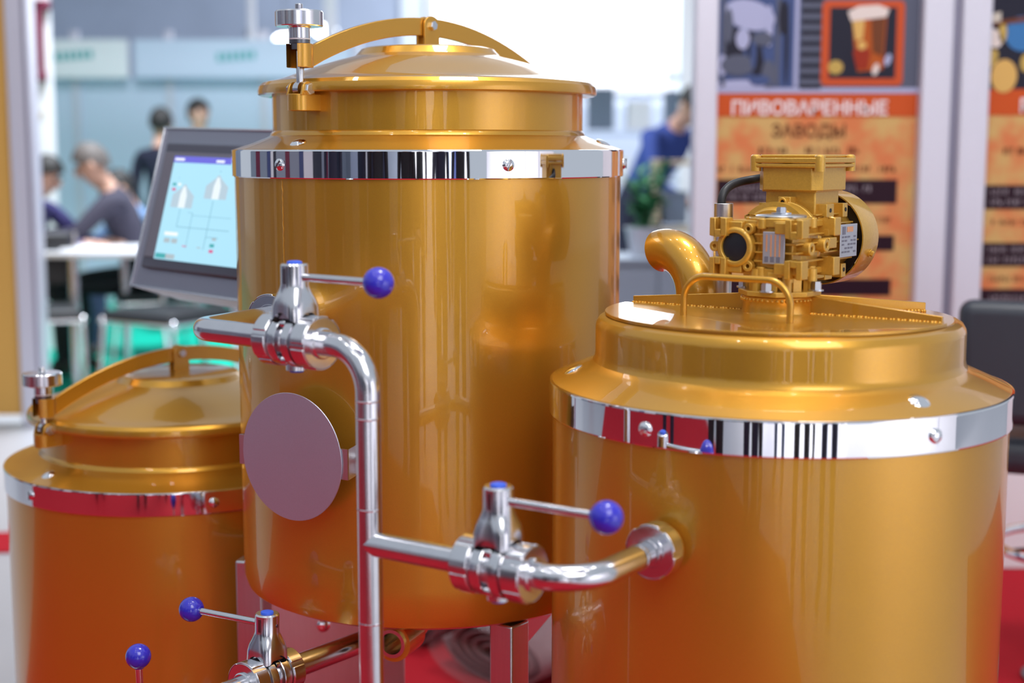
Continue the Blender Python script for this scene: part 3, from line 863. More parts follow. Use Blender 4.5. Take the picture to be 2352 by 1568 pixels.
# ------------------------------------------------------------------ gearmotor standing on the mash tank
GA = radians(38)
GO = Vector((RIGHT[0] + 0.002, RIGHT[1], 1.1500))
Mg = frame(GO, (cos(GA), -sin(GA), 0), (0, 0, 1))   # local Y points along the motor, to the back right
gm = empty('gearmotor', Mg, 'gold painted worm gearmotor with round fan cover on the mash tank', 'motor')
WX = -0.040
MY = RX(-pi / 2)                                   # lathe axis along +Y
g = MB()
g.lathe([(0, -0.030), (0.036, -0.030), (0.036, 0.030), (0, 0.030)], 40)                            # wheel case
g.lathe([(0, -0.040), (0.0225, -0.040), (0.0225, 0.052), (0, 0.052)], 36, T(WX, 0, 0) @ MY)       # worm case
g.box(-0.052, 0.034, -0.034, 0.036, -0.028, 0.028)
g.build('gear_housing', 'gold_cast', gm, bevel=0.0015)
for z in (-0.0165, -0.0055, 0.0055, 0.0165):
    MB().box(-0.015, 0.0425, -0.0415, 0.0415, z - 0.0011, z + 0.0011).build('cooling_fin', 'gold_cast', gm, bevel=0.0005)
# upper and lower frames with slotted corner lugs
for s in (1, -1):
    f = MB()
    z0, z1 = sorted((s * 0.0255, s * 0.0365))
    f.prism([(-0.052, -0.036), (0.036, -0.040), (0.040, 0.036), (-0.052, 0.040)], z0 + 0.003 * (s < 0), z1 - 0.003 * (s > 0))
    f.lathe([(0.029, z0), (0.040, z0), (0.040, z1), (0.029, z1), (0.029, z0)], 48)
    for a in range(6):
        f.cyl(0.0065, z0 - 0.002 if s > 0 else z0, z1 if s > 0 else z1 + 0.002, 16, RZ(a * pi / 3 + 0.35) @ T(0.038, 0, 0))
    fo = f.build('case_frame', 'gold_cast', gm, bevel=0.001)
    for (lx, ly) in ((-0.0605, -0.0445), (0.0445, -0.0445), (0.0445, 0.0445), (-0.0605, 0.0445)):
        sx = 1 if lx > 0 else -1; sy = 1 if ly > 0 else -1
        # U-shaped lug: two prongs and a web
        l = MB()
        l.box(-0.0120, -0.0042, -0.009, 0.009, -0.0115, 0.0115)
        l.box(0.0042, 0.0120, -0.009, 0.009, -0.0115, 0.0115)
        zz0, zz1 = (-0.0115, -0.003) if s > 0 else (0.003, 0.0115)
        l.box(-0.0042, 0.0042, -0.009, 0.009, zz0, zz1)
        l.box(-0.0042, 0.0042, 0.0025, 0.009, -0.0115, 0.0115, RZ(0 if sy < 0 else pi))
        Ml = T(lx, ly, s * 0.025)
        lo = MB()
        lo.v = [tuple(Ml @ Vector(p)) for p in l.v]; lo.f = l.f
        lo.box(min(lx, lx - sx * 0.03), max(lx, lx - sx * 0.03), ly - 0.004 - 0.003 * sy, ly + 0.004 - 0.003 * sy, s * 0.025 - 0.007, s * 0.025 + 0.007)
        lo.build('lug', 'gold_cast', gm, bevel=0.0012)
# worm end flange with ears, black cap
fl = MB()
Mw = T(WX, -0.040, 0) @ RX(pi / 2)                 # local +Z points to the front
fl.lathe([(0.0180, -0.004), (0.0252, -0.004), (0.0252, 0.0065), (0.0225, 0.0085), (0.0185, 0.0085), (0.0180, 0.0075), (0.0180, -0.004)], 48, Mw)
for a in (pi, radians(52), radians(-52)):
    e = Mw @ RZ(a) @ T(0.0295, 0, 0)
    fl.ring(0.0026, 0.0068, -0.004, 0.006, 20, e)
    fl.box(-0.010, -0.003, -0.0055, 0.0055, -0.004, 0.0055, e)
fl.build('worm_flange', 'gold_cast', gm, bevel=0.0008)
MB().lathe([(0, 0.0045), (0.0165, 0.0045), (0.0181, 0.0040), (0.0181, 0.0), (0, 0.0)], 48, Mw).build('end_cap', 'cap_black', gm)
# top of the hollow shaft: grey cover, washer, bolt
tp = MB().lathe([(0, 0.0360), (0.0315, 0.0360), (0.0318, 0.0385), (0.0300, 0.0398), (0.012, 0.0405), (0, 0.0405)], 48).build('shaft_cover', 'zinc', gm)
MB().cyl(0.0125, 0.0402, 0.0425, 32).build('washer', 'zinc', tp)
hex_bolt(tp, (0.0, 0, 0.0425), (0, 0, 1), 0.0068, 0.0068)
# rating plates
pl = MB().box(-0.002, 0.028, -0.0440, -0.0425, -0.0195, 0.0205).build('rating_plate', 'plate_silver', gm, bevel=0.0015)
pl['label'] = 'small silver rating plate'
for k in range(4):
    MB().box(0.0025 + 0.006 * k, 0.0045 + 0.006 * k, -0.0444, -0.0439, -0.004 - (k > 0) * 0.006, 0.017).build('print', 'plate_orange', pl, smooth=False)
for k in range(3):
    MB().box(0.001 + 0.008 * k, 0.006 + 0.008 * k, -0.0444, -0.0439, -0.017, -0.010).build('print', 'plate_ink', pl, smooth=False)
# side bosses with sockets on the wheel case
for (bx, by, bz) in ((0.045, -0.015, -0.001), (0.046, 0.024, 0.002)):
    bo = MB().ring(0.0035, 0.0085, -0.012, 0.006, 24, T(bx, by, bz) @ RY(pi / 2) @ RZ(0)).build('boss', 'gold_cast', gm, bevel=0.001)
# output flange with columns and bolts
f = MB()
f.prism([(0.052 * cos(pi / 4 * q + pi / 8), 0.052 * sin(pi / 4 * q + pi / 8)) for q in range(8)], -0.0605, -0.0540)
f.lathe([(0, -0.055), (0.027, -0.055), (0.027, -0.036), (0, -0.036)], 36)
f.build('output_flange', 'gold_cast', gm, bevel=0.001)
for k in range(8):
    a = pi / 4 * k + 0.25
    MB().box(-0.005, 0.005, -0.0065, 0.0065, -0.055, -0.030, RZ(a) @ T(0.036, 0, 0)).build('column', 'gold_cast', gm, bevel=0.001)
for k in range(6):
    a = pi / 3 * k + 0.2
    MB().lathe([(0, -0.055), (0.0055, -0.055), (0.0055, -0.042), (0.0075, -0.042), (0.0075, -0.0265), (0, -0.0265)], 18, RZ(a) @ T(0.040, 0, 0)).build('stud', 'gold_cast', gm)
for k in range(4):
    a = pi / 2 * k + GA - 0.52
    p = RZ(a) @ Vector((0.0475, 0, -0.054))
    hex_bolt(gm, p, (0, 0, 1), 0.0072, 0.010, 0.0095, name='flange_bolt')
# motor: end shield, body, fins
e = MB().lathe([(0, 0.048), (0.043, 0.048), (0.046, 0.052), (0.047, 0.056), (0.0535, 0.0565), (0.0535, 0.062), (0.0525, 0.063), (0.0525, 0.082), (0.0535, 0.083), (0.0535, 0.0885), (0.050, 0.090), (0, 0.090)], 64, T(WX, 0, 0) @ MY)
e.build('end_shield', 'gold_cast', gm, angle=30)
MB().lathe([(0, 0.088), (0.0455, 0.088), (0.0455, 0.205), (0.030, 0.210), (0, 0.210)], 48, T(WX, 0, 0) @ MY).build('motor_body', 'gold_cast', gm)
for k in range(7):
    z = -0.036 + 0.012 * k
    xr = sqrt(max(0.0565 ** 2 - z * z, 0.02 ** 2))
    for s in (-1, 1):
        x0, x1 = sorted((WX + s * 0.030, WX + s * xr))
        MB().box(x0, x1, 0.092, 0.196 - 0.004 * abs(k - 3), z - 0.0011, z + 0.0011).build('motor_fin', 'gold_cast', gm, bevel=0.0005)
for k in range(6):
    x = -0.030 + 0.012 * k
    zr = sqrt(0.0565 ** 2 - x * x)
    MB().box(WX + x - 0.0011, WX + x + 0.0011, 0.092, 0.194, -zr, -0.03).build('motor_fin', 'gold_cast', gm, bevel=0.0005)
# drilled foot pads along the sides
for sz in (1, -1):
    for (y0, y1) in ((0.108, 0.130), (0.158, 0.172)):
        for sx in (1, -1):
            m = MB()
            Mp = T(WX + sx * 0.041, (y0 + y1) / 2, sz * 0.0405)
            w_ = (y1 - y0) / 2
            m.box(-0.009, 0.009, -w_, w_, -0.0095, 0.0095, Mp)
            mo = m.build('foot_pad', 'gold_cast', gm, bevel=0.001)
            MB().cyl(0.0028, -0.0003, 0.0006, 16, Mp @ T(sx * 0.009, 0, 0.001) @ RY(sx * pi / 2)).build('hole', 'dark_hole', mo)
# tie-bolt bosses
for (bx, bz, by) in ((0.0, 0.0525, 0.086), (0.054, 0.0, 0.094), (0.040, -0.040, 0.09)):
    bo = MB()
    bo.box(-0.009, 0.009, -0.002, 0.020, -0.007, 0.007, T(WX + bx, by, bz))
    Mb = T(WX + bx, by - 0.002, bz) @ RX(pi / 2)
    bo.ring(0.003, 0.0062, -0.002, 0.006, 20, Mb)
    b2 = bo.build('tie_boss', 'gold_cast', gm, bevel=0.001)
    MB().cyl(0.0031, -0.001, 0.003, 12, Mb).build('socket', 'dark_hole', b2)
np_ = MB().box(WX + 0.0590, WX + 0.0602, 0.130, 0.182, -0.0215, 0.0225).build('rating_plate', 'plate_silver', gm, bevel=0.002)
np_['label'] = 'larger silver rating plate on the motor side'
MB().box(WX + 0.046, WX + 0.0592, 0.140, 0.172, -0.012, 0.012).build('plate_base', 'gold_cast', gm)
xp = WX + 0.0603
MB().box(xp, xp + 0.0004, 0.150, 0.168, 0.012, 0.019).build('print', 'plate_orange', np_, smooth=False)
MB().box(xp, xp + 0.0004, 0.136, 0.145, 0.009, 0.0195).build('print', 'plate_ink', np_, smooth=False)
for r_ in range(5):
    for c_ in range(5):
        if (r_ + c_) % 4 != 3:
            MB().box(xp, xp + 0.0004, 0.135 + 0.009 * c_, 0.141 + 0.009 * c_, 0.0045 - 0.005 * r_, 0.0068 - 0.005 * r_).build('print', 'plate_ink', np_, smooth=False)
# fan cover: thin drum, open to the front, with a vented back
fc = MB()
fc.lathe([(0.0630, 0.192), (0.0648, 0.192), (0.0648, 0.2405), (0.0630, 0.246), (0.056, 0.249), (0.052, 0.2495), (0.052, 0.2480), (0.055, 0.2475), (0.0612, 0.2445), (0.0630, 0.240), (0.0630, 0.192)], 72, T(WX, 0, 0) @ MY)
fco = fc.build('fan_cover', 'gold_cast', gm, angle=30)
gr = MB()
for k in range(5):
    gr.ring(0.010 + 0.0095 * k, 0.0148 + 0.0095 * k, 0.2470, 0.2490, 48, T(WX, 0, 0) @ MY)
for k in range(8):
    gr.box(0.008, 0.054, -0.0028, 0.0028, 0.2472, 0.2488, T(WX, 0, 0) @ MY @ RZ(pi / 4 * k + 0.2))
gr.build('fan_grille', 'gold', fco)
for a in (radians(-18), radians(100), radians(220)):
    p = Vector((WX + 0.0648 * cos(a), 0.222, 0.0648 * sin(a)))
    hex_bolt(fco, p, (cos(a), 0, sin(a)), 0.0042, 0.004, 0.0058, m='gold_cast', name='cover_screw')
fan = MB()
fan.cyl(0.018, 0.206, 0.232, 24, T(WX, 0, 0) @ MY)
for k in range(7):
    fan.box(0.014, 0.056, -0.0012, 0.0012, 0.208, 0.230, T(WX, 0, 0) @ MY @ RZ(2 * pi * k / 7))
fan.lathe([(0.0, 0.2055), (0.057, 0.2055), (0.057, 0.2075), (0, 0.2075)], 40, T(WX, 0, 0) @ MY)
fan.build('fan', 'cap_black', gm)
# terminal box: neck, body with cut corners, lid
MB().box(WX - 0.0365, WX + 0.0365, 0.101, 0.172, 0.030, 0.0675).build('box_neck', 'gold_cast', gm, bevel=0.002)
def octo(hx, hy, c): return [(-hx + c, -hy), (hx - c, -hy), (hx, -hy + c), (hx, hy - c), (hx - c, hy), (-hx + c, hy), (-hx, hy - c), (-hx, -hy + c)]
Mt = T(WX, 0.1365, 0)
tb = MB().prism(octo(0.0465, 0.0455, 0.0115), 0.0675, 0.0985, Mt).build('terminal_box', 'gold_cast', gm, bevel=0.001)
MB().box(-0.040, 0.040, -0.039, 0.039, 0.0655, 0.069, Mt).build('gasket_rim', 'gold_cast', tb, bevel=0.0008)
lid = MB()
lid.prism(octo(0.0535, 0.052, 0.006), 0.0975, 0.1025, Mt)
lid.prism(octo(0.0540, 0.0525, 0.006), 0.1032, 0.1105, Mt)
lid.prism(octo(0.0440, 0.0425, 0.004), 0.1105, 0.1145, Mt)
lo = lid.build('box_lid', 'gold_cast', gm, bevel=0.0015)
for sx in (-1, 1):
    for sy in (-1, 1):
        Ms = Mt @ T(sx * 0.0465, sy * 0.0455, 0)
        MB().lathe([(0, 0.0925), (0.0072, 0.0925), (0.0075, 0.108), (0.0070, 0.1125), (0.0045, 0.1145), (0, 0.1150)], 20, Ms).build('lid_screw', 'gold_cast', lo)
# cable gland on the left side of the box
MB().cyl(0.0085, 0.0, 0.008, 20, Mt @ T(-0.0465, -0.012, 0.083) @ RY(-pi / 2)).build('cable_gland', 'rubber_black', gm)

# ------------------------------------------------------------------ steel conduit and black cable
PC = Vector((0.2855, 1.925, 0))
cd = empty('conduit', (PC.x, PC.y, LZ), 'upright stainless conduit tube behind the gearmotor', 'pipe')
MB().lathe([(0.0105, 0), (0.0128, 0), (0.0128, 0.1355), (0.0123, 0.1360), (0.0108, 0.1360), (0.0105, 0.1350), (0.0105, 0)], 36).build('tube', 'brushed', cd)
ctop = Vector((PC.x, PC.y, LZ + 0.136))
gl = Mg @ Mt @ Vector((-0.0545, -0.012, 0.083))
gd = (Mg.to_3x3() @ Vector((-1, 0, 0))).normalized()
pts = []
P0, P1, P2, P3 = ctop - Vector((0, 0, 0.05)), ctop + Vector((-0.003, -0.002, 0.030)), gl + gd * 0.030 + Vector((0, 0, -0.006)), gl
P0b = ctop - Vector((0.003, 0, 0.0))
for i in range(25):
    q = i / 24
    pts.append(P0b * (1 - q) ** 3 + P1 * 3 * q * (1 - q) ** 2 + P2 * 3 * q * q * (1 - q) + P3 * q ** 3)
cb = MB().tube([P0] + pts, 0.0058, 16).build('power_cable', 'rubber_black')
tag(cb, 'black cable curving from the conduit into the terminal box', 'cable')

# ------------------------------------------------------------------ pipework and butterfly valves
PR = 0.0142                                          # pipe radius
def nut_poly(r=0.0316, rn=0.0272, notches=6, rot=0.2):
    pts = []
    for i in range(72):
        a = 2 * pi * i / 72
        ph = ((a - rot) * notches / (2 * pi)) % 1.0
        pts.append(((rn if ph < 0.17 else r) * cos(a), (rn if ph < 0.17 else r) * sin(a)))
    return pts
MX = RY(pi / 2)                                      # lathe axis along +X
def union_nut(parent, M, x0, x1, rot=0.2, name='union_nut', m='polished'):
    s = 1 if x1 > x0 else -1
    mb = MB()
    a, b = min(x0, x1), max(x0, x1)
    mb.prism(nut_poly(rot=rot), a, b, M @ MX)
    mb.lathe([(0.0300, a - 0.001), (0.0300, b + 0.001)], 48, M @ MX)
    mb.ring(0.0165, 0.0298, a - 0.0008, b + 0.0008, 48, M @ MX)
    o = mb.build(name, m, parent, angle=12, bevel=0.0007)
    return o
def valve(name, label, M, hdir, notch=0.2):
    """M: origin on the pipe axis, X along the pipe, Z along the stem; hdir: handle angle about the stem"""
    v = empty(name, M, label, 'valve', 'stainless butterfly valves')
    b = MB()
    b.lathe([(0.0150, -0.0215), (0.0262, -0.0215), (0.0262, -0.0180), (0.0305, -0.0180), (0.0308, -0.0170), (0.0308, -0.0062), (0.0300, -0.0050), (0.0235, -0.0045), (0.0235, 0.0045),
             (0.0300, 0.0050), (0.0308, 0.0062), (0.0308, 0.0170), (0.0305, 0.0180), (0.0262, 0.0180), (0.0262, 0.0215), (0.0150, 0.0215)], 72, MX)
    b.cyl(0.0125, -0.0345, -0.020, 28)
    b.build('valve_body', 'polished', v, angle=25)
    union_nut(v, ID, -0.0435, -0.0225, notch)
    union_nut(v, ID, 0.0225, 0.0435, notch + 0.35)
    for s in (-1, 1):
        MB().lathe([(PR - 0.001, s * 0.0425), (0.0182, s * 0.0425), (0.0182, s * 0.0465), (0.0165, s * 0.0480), (PR - 0.001, s * 0.0480)], 40, MX).build('liner', 'polished', v)
    for a in (40, 140, 220, 320):
        Ms = RX(radians(a)) @ T(-0.0035, 0, 0.0275) @ MX
        so = MB().lathe([(0, 0.0), (0.0048, 0.0), (0.0050, 0.0065), (0.0042, 0.0078), (0.0025, 0.0080), (0.0025, 0.004), (0, 0.004)], 18, Ms).build('body_screw', 'polished', v)
    # stem tower: round head flaring into a square skirt whose corners reach down
    levels = [(None, 0.0228, 5.0), (0.040, 0.0224, 4.2), (0.048, 0.0212, 3.4), (0.055, 0.0190, 2.7), (0.061, 0.0174, 2.25), (0.0655, 0.0168, 2.0), (0.0880, 0.0166, 2.0), (0.0902, 0.0148, 2.0), (0.0903, 0.0, 2.0)]
    N = 56; V = []; F = []
    for (z, h, n) in levels:
        for i in range(N):
            a = 2 * pi * i / N
            r = h / (abs(cos(a)) ** n + abs(sin(a)) ** n) ** (1 / n)
            zz_ = z
            if z is None:
                cr = abs(sin(2 * a)) ** 3
                zz_ = 0.0345 - 0.0105 * cr
            V.append((r * cos(a), r * sin(a), zz_))
    for k in range(len(levels) - 1):
        for i in range(N):
            j = (i + 1) % N
            F.append((k * N + i, k * N + j, (k + 1) * N + j, (k + 1) * N + i))
    tw = MB(); tw.add(V, F)
    tw.box(-0.0175, 0.0175, -0.0175, 0.0175, 0.0270, 0.0330)
    two = tw.build('stem_tower', 'polished', v, angle=30)
    MB().lathe([(0, 0.0900), (0.0090, 0.0900), (0.0086, 0.0922), (0.0060, 0.0932), (0, 0.0934)], 28).build('stem_cap', 'cap_blue', v)
    MB().lathe([(0, -0.0375), (0.0082, -0.0370), (0.0086, -0.0345), (0, -0.0345)], 28).build('lower_cap', 'cap_blue', v)
    H = RZ(hdir)
    for s in (-1, 1):
        MB().box(0.0147, 0.0169, -0.0024, 0.0024, 0.0670, 0.0850, H @ RZ(s * pi / 2)).build('slot', 'dark_steel', two)
    MB().cyl(0.0024, 0.0160, 0.0172, 14, H @ RZ(pi) @ T(0, 0, 0.0745) @ MX).build('grub_screw', 'dark_steel', two)
    hd = MB().cyl(0.0048, 0.010, 0.122, 20, H @ T(0, 0, 0.0745) @ MX).build('handle', 'polished', v)
    MB().lathe([(0, 0.1150), (0.0070, 0.1150)] + [(0.0176 * sin(a), 0.132 - 0.0176 * cos(a)) for a in [0.42 + (pi - 0.42) * q / 20 for q in range(20)]] + [(0, 0.1496)], 36, H @ T(0, 0, 0.0745) @ MX).build('ball_knob', 'knob_blue', v)
    return v
def weld_rings(mb, pts, r):
    for p, dirn in pts:
        M = frame(p, dirn, (0, 0, 1) if abs(Vector(dirn).normalized().z) < 0.9 else (1, 0, 0))
        mb.lathe([(r, -0.0012), (r + 0.0004, 0), (r, 0.0012)], 36, M @ MX)

# upper run: middle tank -> U bend -> valve -> elbow -> riser
RIS = Vector((-0.1615, 1.5724, 0))
U_corner = Vector((-0.3900, 1.7560, 1.0500))
U_union = Vector((-0.3370, 1.9560, 1.0420))
R_top = Vector((RIS.x, RIS.y, 1.0505))
ua = (R_top - U_corner).normalized()
v1c = R_top - ua * 0.116
V1 = frame(v1c, ua, (0, 0, 1))
valve('butterfly_valve', 'upper valve with blue ball handle, above the round steel disc', V1, 0.02, 0.1)
inw = (U_union - U_corner).normalized()
ip = empty('inlet_pipe', (0, 0, 0), 'steel U-bend pipe from the tall tank to the upper valve', 'pipe')
MB().tube(bend([v1c - ua * 0.030, U_corner, U_union + inw * 0.012], 0.040, 18), PR, 32).build('pipe', 'polished', ip)
Mu = frame(U_union, inw, (0, 0, 1))
union_nut(ip, Mu, 0.0, 0.021)
MB().lathe([(0.0245, 0.020), (0.0255, 0.023), (0.0255, 0.032), (0.0165, 0.036), (0.0165, 0.075), (0.012, 0.075)], 40, Mu @ MX).build('spigot', 'polished', ip)

# lower branch: riser tee -> valve -> elbow -> mash tank
TZ = 0.8275
la = Vector((0.835, -0.551, 0)).normalized()
tee = Vector((RIS.x, RIS.y, TZ))
ri = empty('riser_pipe', (RIS.x, RIS.y, 0.0085), 'upright steel pipe with elbow and side branch in front of the tanks', 'pipe')
o_ = -Vector((RIS.x, RIS.y, 0.0085))
mb = MB()
mb.tube([p + o_ for p in bend([v1c + ua * 0.030, R_top, Vector((RIS.x, RIS.y, 0.30))], 0.050, 18)], PR, 36)
ring_pts = []
for z in (0.992, 0.972, 0.868, 0.735):
    ring_pts.append((Vector((RIS.x, RIS.y, z)) + o_, (0, 0, 1)))
weld_rings(mb, ring_pts, PR)
mb.build('upright', 'polished', ri)
mb = MB()
mb.tube([tee + o_, tee + la * 0.150 + o_], PR, 36)
mb.build('branch', 'polished', ri)
mb = MB()
mb.cyl(0.05, 0.0, 0.006, 32)
mb.cyl(0.0145, 0.0, 0.30, 28)
mb.build('floor_foot', 'brushed', ri)
v2c = tee + la * 0.176
V2 = frame(v2c, la, (0, 0, 1))
valve('butterfly_valve', 'nearest valve with blue ball handle, between tall tank and mash tank', V2, 0.0, 0.45)
corner = tee + la * 0.2785
un = Vector((0.1530, 1.5350, TZ))
oi = (un - corner).normalized()
op_ = empty('outlet_elbow', (0, 0, 0), 'steel elbow pipe joining the nearest valve to the mash tank', 'pipe')
mb = MB()
mb.tube(bend([v2c + la * 0.030, corner, un + oi * 0.012], 0.055, 18), PR, 36)
weld_rings(mb, [(un - oi * 0.028, oi), (un - oi * 0.006, oi)], PR + 0.0008)
mb.build('pipe', 'polished', op_)
Mu = frame(un, oi, (0, 0, 1))
union_nut(op_, Mu, 0.0, 0.021, 0.35)
MB().lathe([(0.0260, 0.0205), (0.0265, 0.024), (0.0265, 0.030), (0.0165, 0.034), (0.0165, 0.055), (0.012, 0.055)], 40, Mu @ MX).build('spigot', 'gold', op_)

# valve below the middle tank, handle to the left
ax3 = Vector((0.585, 0.811, -0.03)).normalized()
v3c = Vector((-0.3350, 1.868, 0.5560))
V3 = frame(v3c, ax3, (0, 0, 1))
h3 = Vector((-0.885, 0.465, 0))
h3l = V3.to_3x3().inverted() @ h3
valve('butterfly_valve', 'valve with handle pointing left, below the round steel disc', V3, atan2(h3l.y, h3l.x), 0.6)
dp = empty('drain_pipe', (0, 0, 0), 'dark shiny steel pipe running back under the tall tank', 'pipe')
mb = MB()
mb.tube([v3c + ax3 * 0.03, v3c + ax3 * 0.36], PR + 0.002, 32)
mb.build('pipe', 'polished', dp)
fp = empty('hose_pipe', (0, 0, 0), 'short steel pipe leaving the lower valve towards the viewer', 'pipe')
mb = MB()
e3 = v3c - ax3 * 0.16
mb.tube(bend([v3c - ax3 * 0.03, e3, e3 - Vector((0, 0, 0.545))], 0.05, 12), PR, 32)
mb.build('pipe', 'polished', fp)

# valve in front of the low tank, lying on its side with an upright handle
v4c = Vector((-0.553, 1.955, 0.4300))
s4 = Vector((0.62, -0.78, 0)).normalized()           # stem points to the viewer
ax4 = Vector((-0.78, -0.62, 0)).normalized()
v4c = Vector((-0.5185, 1.905, 0.4405)) - s4 * 0.0745
V4 = frame(v4c, ax4, s4)
h4l = V4.to_3x3().inverted() @ Vector((-0.02, 0, 1))
valve('butterfly_valve', 'valve with upright handle at the bottom left, before the low tank', V4, atan2(h4l.y, h4l.x), 0.0)
t4 = Vector((LEFT[0], LEFT[1], 0)) - Vector((0, 0, 0))
lp = empty('tank_pipe', (0, 0, 0), 'steel pipe from the bottom left valve to the low tank', 'pipe')
nrm4 = Vector((0.28, -0.96, 0)).normalized()
surf = Vector((LEFT[0], LEFT[1], v4c.z)) + nrm4 * 0.318
mb = MB()
surf.z = 0.22
low = v4c - ax4 * 0.085; low.z = 0.22
mb.tube(bend([v4c - ax4 * 0.03, v4c - ax4 * 0.085, low, surf], 0.03, 10), PR, 28)
mb.build('pipe', 'polished', lp)
lq = empty('feed_pipe', (0, 0, 0), 'steel pipe with union leading left from the bottom left valve', 'pipe')
mb = MB()
f0 = v4c + ax4 * 0.03; f1 = v4c + ax4 * 0.115
mb.tube(bend([f0, f1, f1 - Vector((0, 0, 0.43))], 0.03, 10), PR, 28)
mb.build('pipe', 'polished', lq)

# ------------------------------------------------------------------ stand of the middle tank
st = empty('tank_stand', (MID[0], MID[1], 0.0085), 'square steel tube stand under the tall tank', 'stand')
def sq_post(p, rot, z0, z1, s, m='brushed', name='post', parent=st):
    M = T(p[0] - MID[0], p[1] - MID[1], 0) @ RZ(rot)
    return MB().box(-s / 2, s / 2, -s / 2, s / 2, z0, z1, M).build(name, m, parent, bevel=0.003)
sq_post((-0.0040, 2.010), radians(-38), 0.0, 0.5790, 0.042)
sq_post((-0.424, 2.262), radians(-12), 0.0, 0.600, 0.045)
sq_post((0.12, 2.42), radians(-12), 0.0, 0.5790, 0.042)
sq_post((-0.30, 2.50), radians(-12), 0.0, 0.5790, 0.042)
def beam(a, b, z0, z1, w, name='beam', m='brushed'):
    a = Vector((a[0] - MID[0], a[1] - MID[1], 0)); b = Vector((b[0] - MID[0], b[1] - MID[1], 0))
    M = frame(a, b - a, (0, 0, 1))
    return MB().box(0, (b - a).length, -w / 2, w / 2, z0, z1, M).build(name, m, st, bevel=0.003)
beam((-0.0040, 2.010), (0.12, 2.42), 0.537, 0.579, 0.041)
beam((-0.436, 2.262), (-0.30, 2.50), 0.537, 0.579, 0.041)
beam((-0.30, 2.50), (0.12, 2.42), 0.537, 0.579, 0.041)
sh = beam((-0.405, 2.285), (-0.185, 2.36), 0.02, 0.579, 0.004, 'side_sheet')
for p in ((-0.336, 2.3, 0.515), (-0.318, 2.3, 0.468)):
    screw_head(sh, Vector((p[0] - MID[0], 2.3075 - MID[1] + (p[0] + 0.336) * 0.33, p[2])), (0.32, -0.95, 0), 0.012, slot=False, name='bolt')

# ------------------------------------------------------------------ rolled sheets in clear wrap on the carpet
def roll(name, label, p, rot, L, rx, rz, turns=5):
    o = empty(name, T(*p) @ RZ(rot), label, 'roll', 'rolls of wrapped sheet on the carpet')
    mb = MB()
    n = turns * 28
    sec = []
    for i in range(n + 1):
        a = 2 * pi * turns * i / n
        q = 0.22 + 0.78 * i / n
        sec.append((rx * q * cos(a), rz * q * sin(a)))
    V = []; F = []
    for (x, z) in sec: V += [(0, x, z + rz), (L, x, z + rz)]
    for i in range(n): F.append((2 * i, 2 * i + 1, 2 * i + 3, 2 * i + 2))
    mb.add(V, F)
    so = mb.build('sheet', 'plastic_wrap', o)
    md_ = so.modifiers.new('thick', 'SOLIDIFY'); md_.thickness = 0.005
    m2 = MB()
    prof = [(rx * 1.04 * cos(2 * pi * k / 40), rz * 1.04 * sin(2 * pi * k / 40) + rz * 1.04) for k in range(41)]
    V = []; F = []
    for (x, z) in prof: V += [(-0.06, x * 0.9, z * 0.95 + 0.004), (L + 0.05, x, z)]
    for i in range(40): F.append((2 * i, 2 * i + 1, 2 * i + 3, 2 * i + 2))
    m2.add(V, F)
    m2.build('wrap', 'clear_wrap', o)
    return o
roll('wrapped_roll', 'flattened roll of pale sheet in clear wrap, nearest under the tank', (-0.045, 3.26, 0.009), radians(48), 0.6, 0.17, 0.075, 4)
roll('wrapped_roll', 'smaller rolled sheet lying behind the nearest wrapped roll', (-0.27, 3.52, 0.009), radians(62), 0.6, 0.10, 0.065, 3)

# ------------------------------------------------------------------ control panel behind the tanks
Rp = Matrix(((0.7684, 0.6106, 0.1916), (-0.6395, 0.7439, 0.194), (-0.0241, -0.2716, 0.9621)))
Mp = Rp.to_4x4(); Mp.translation = Vector((-0.6506, 2.7, 1.3131))
cp = empty('control_panel', Mp, 'grey touch-screen control panel tilted back behind the low tank', 'control panel')
W, Hh = 0.36, 0.3053
MB().add([(0, 0, 0), (W, 0, 0), (W, 0, -Hh), (0, 0, -Hh), (0.02, 0.075, -0.01), (W - 0.02, 0.075, -0.01), (W - 0.02, 0.10, -Hh - 0.005), (0.02, 0.10, -Hh - 0.005)],
         [(0, 3, 2, 1), (4, 5, 6, 7), (0, 1, 5, 4), (1, 2, 6, 5), (2, 3, 7, 6), (3, 0, 4, 7)]).build('enclosure', 'panel_grey', cp, bevel=0.004)
# raised rim around the front
rim = MB()
for (a, b, c, d_) in ((0, W, -0.004, 0), (0, W, -Hh, -Hh + 0.004), (0, 0.004, -Hh, 0), (W - 0.004, W, -Hh, 0)):
    rim.box(a, b, -0.004, 0.001, c, d_)
rim.build('rim', 'polished', cp, bevel=0.001)
bz = MB().box(0.0275, W - 0.02, -0.010, 0.0, -0.2690, -0.0315).build('bezel', 'bezel_dark', cp, bevel=0.004)
MB().box(0.0325, W - 0.026, -0.0115, -0.0095, -0.2480, -0.0495).build('screen_border', 'bezel_mid', bz, bevel=0.001)
sc_ = MB().box(0.0650, W - 0.045, -0.0125, -0.0114, -0.2500 + 0.0, -0.0570).build('screen', 'screen', bz)
def sc(x0, x1, z0, z1, m, d=0.0): return MB().box(x0, x1, -0.0131 - d, -0.0124 - d, z0, z1).build('screen_graphic', m, sc_, smooth=False)
sc(0.0652, W - 0.0452, -0.0690, -0.0572, 'screen_bar')
sc(0.069, 0.096, -0.0655, -0.0610, 'screen_white', 0.0008)
sc(0.188, 0.210, -0.0665, -0.0620, 'screen_white', 0.0008)
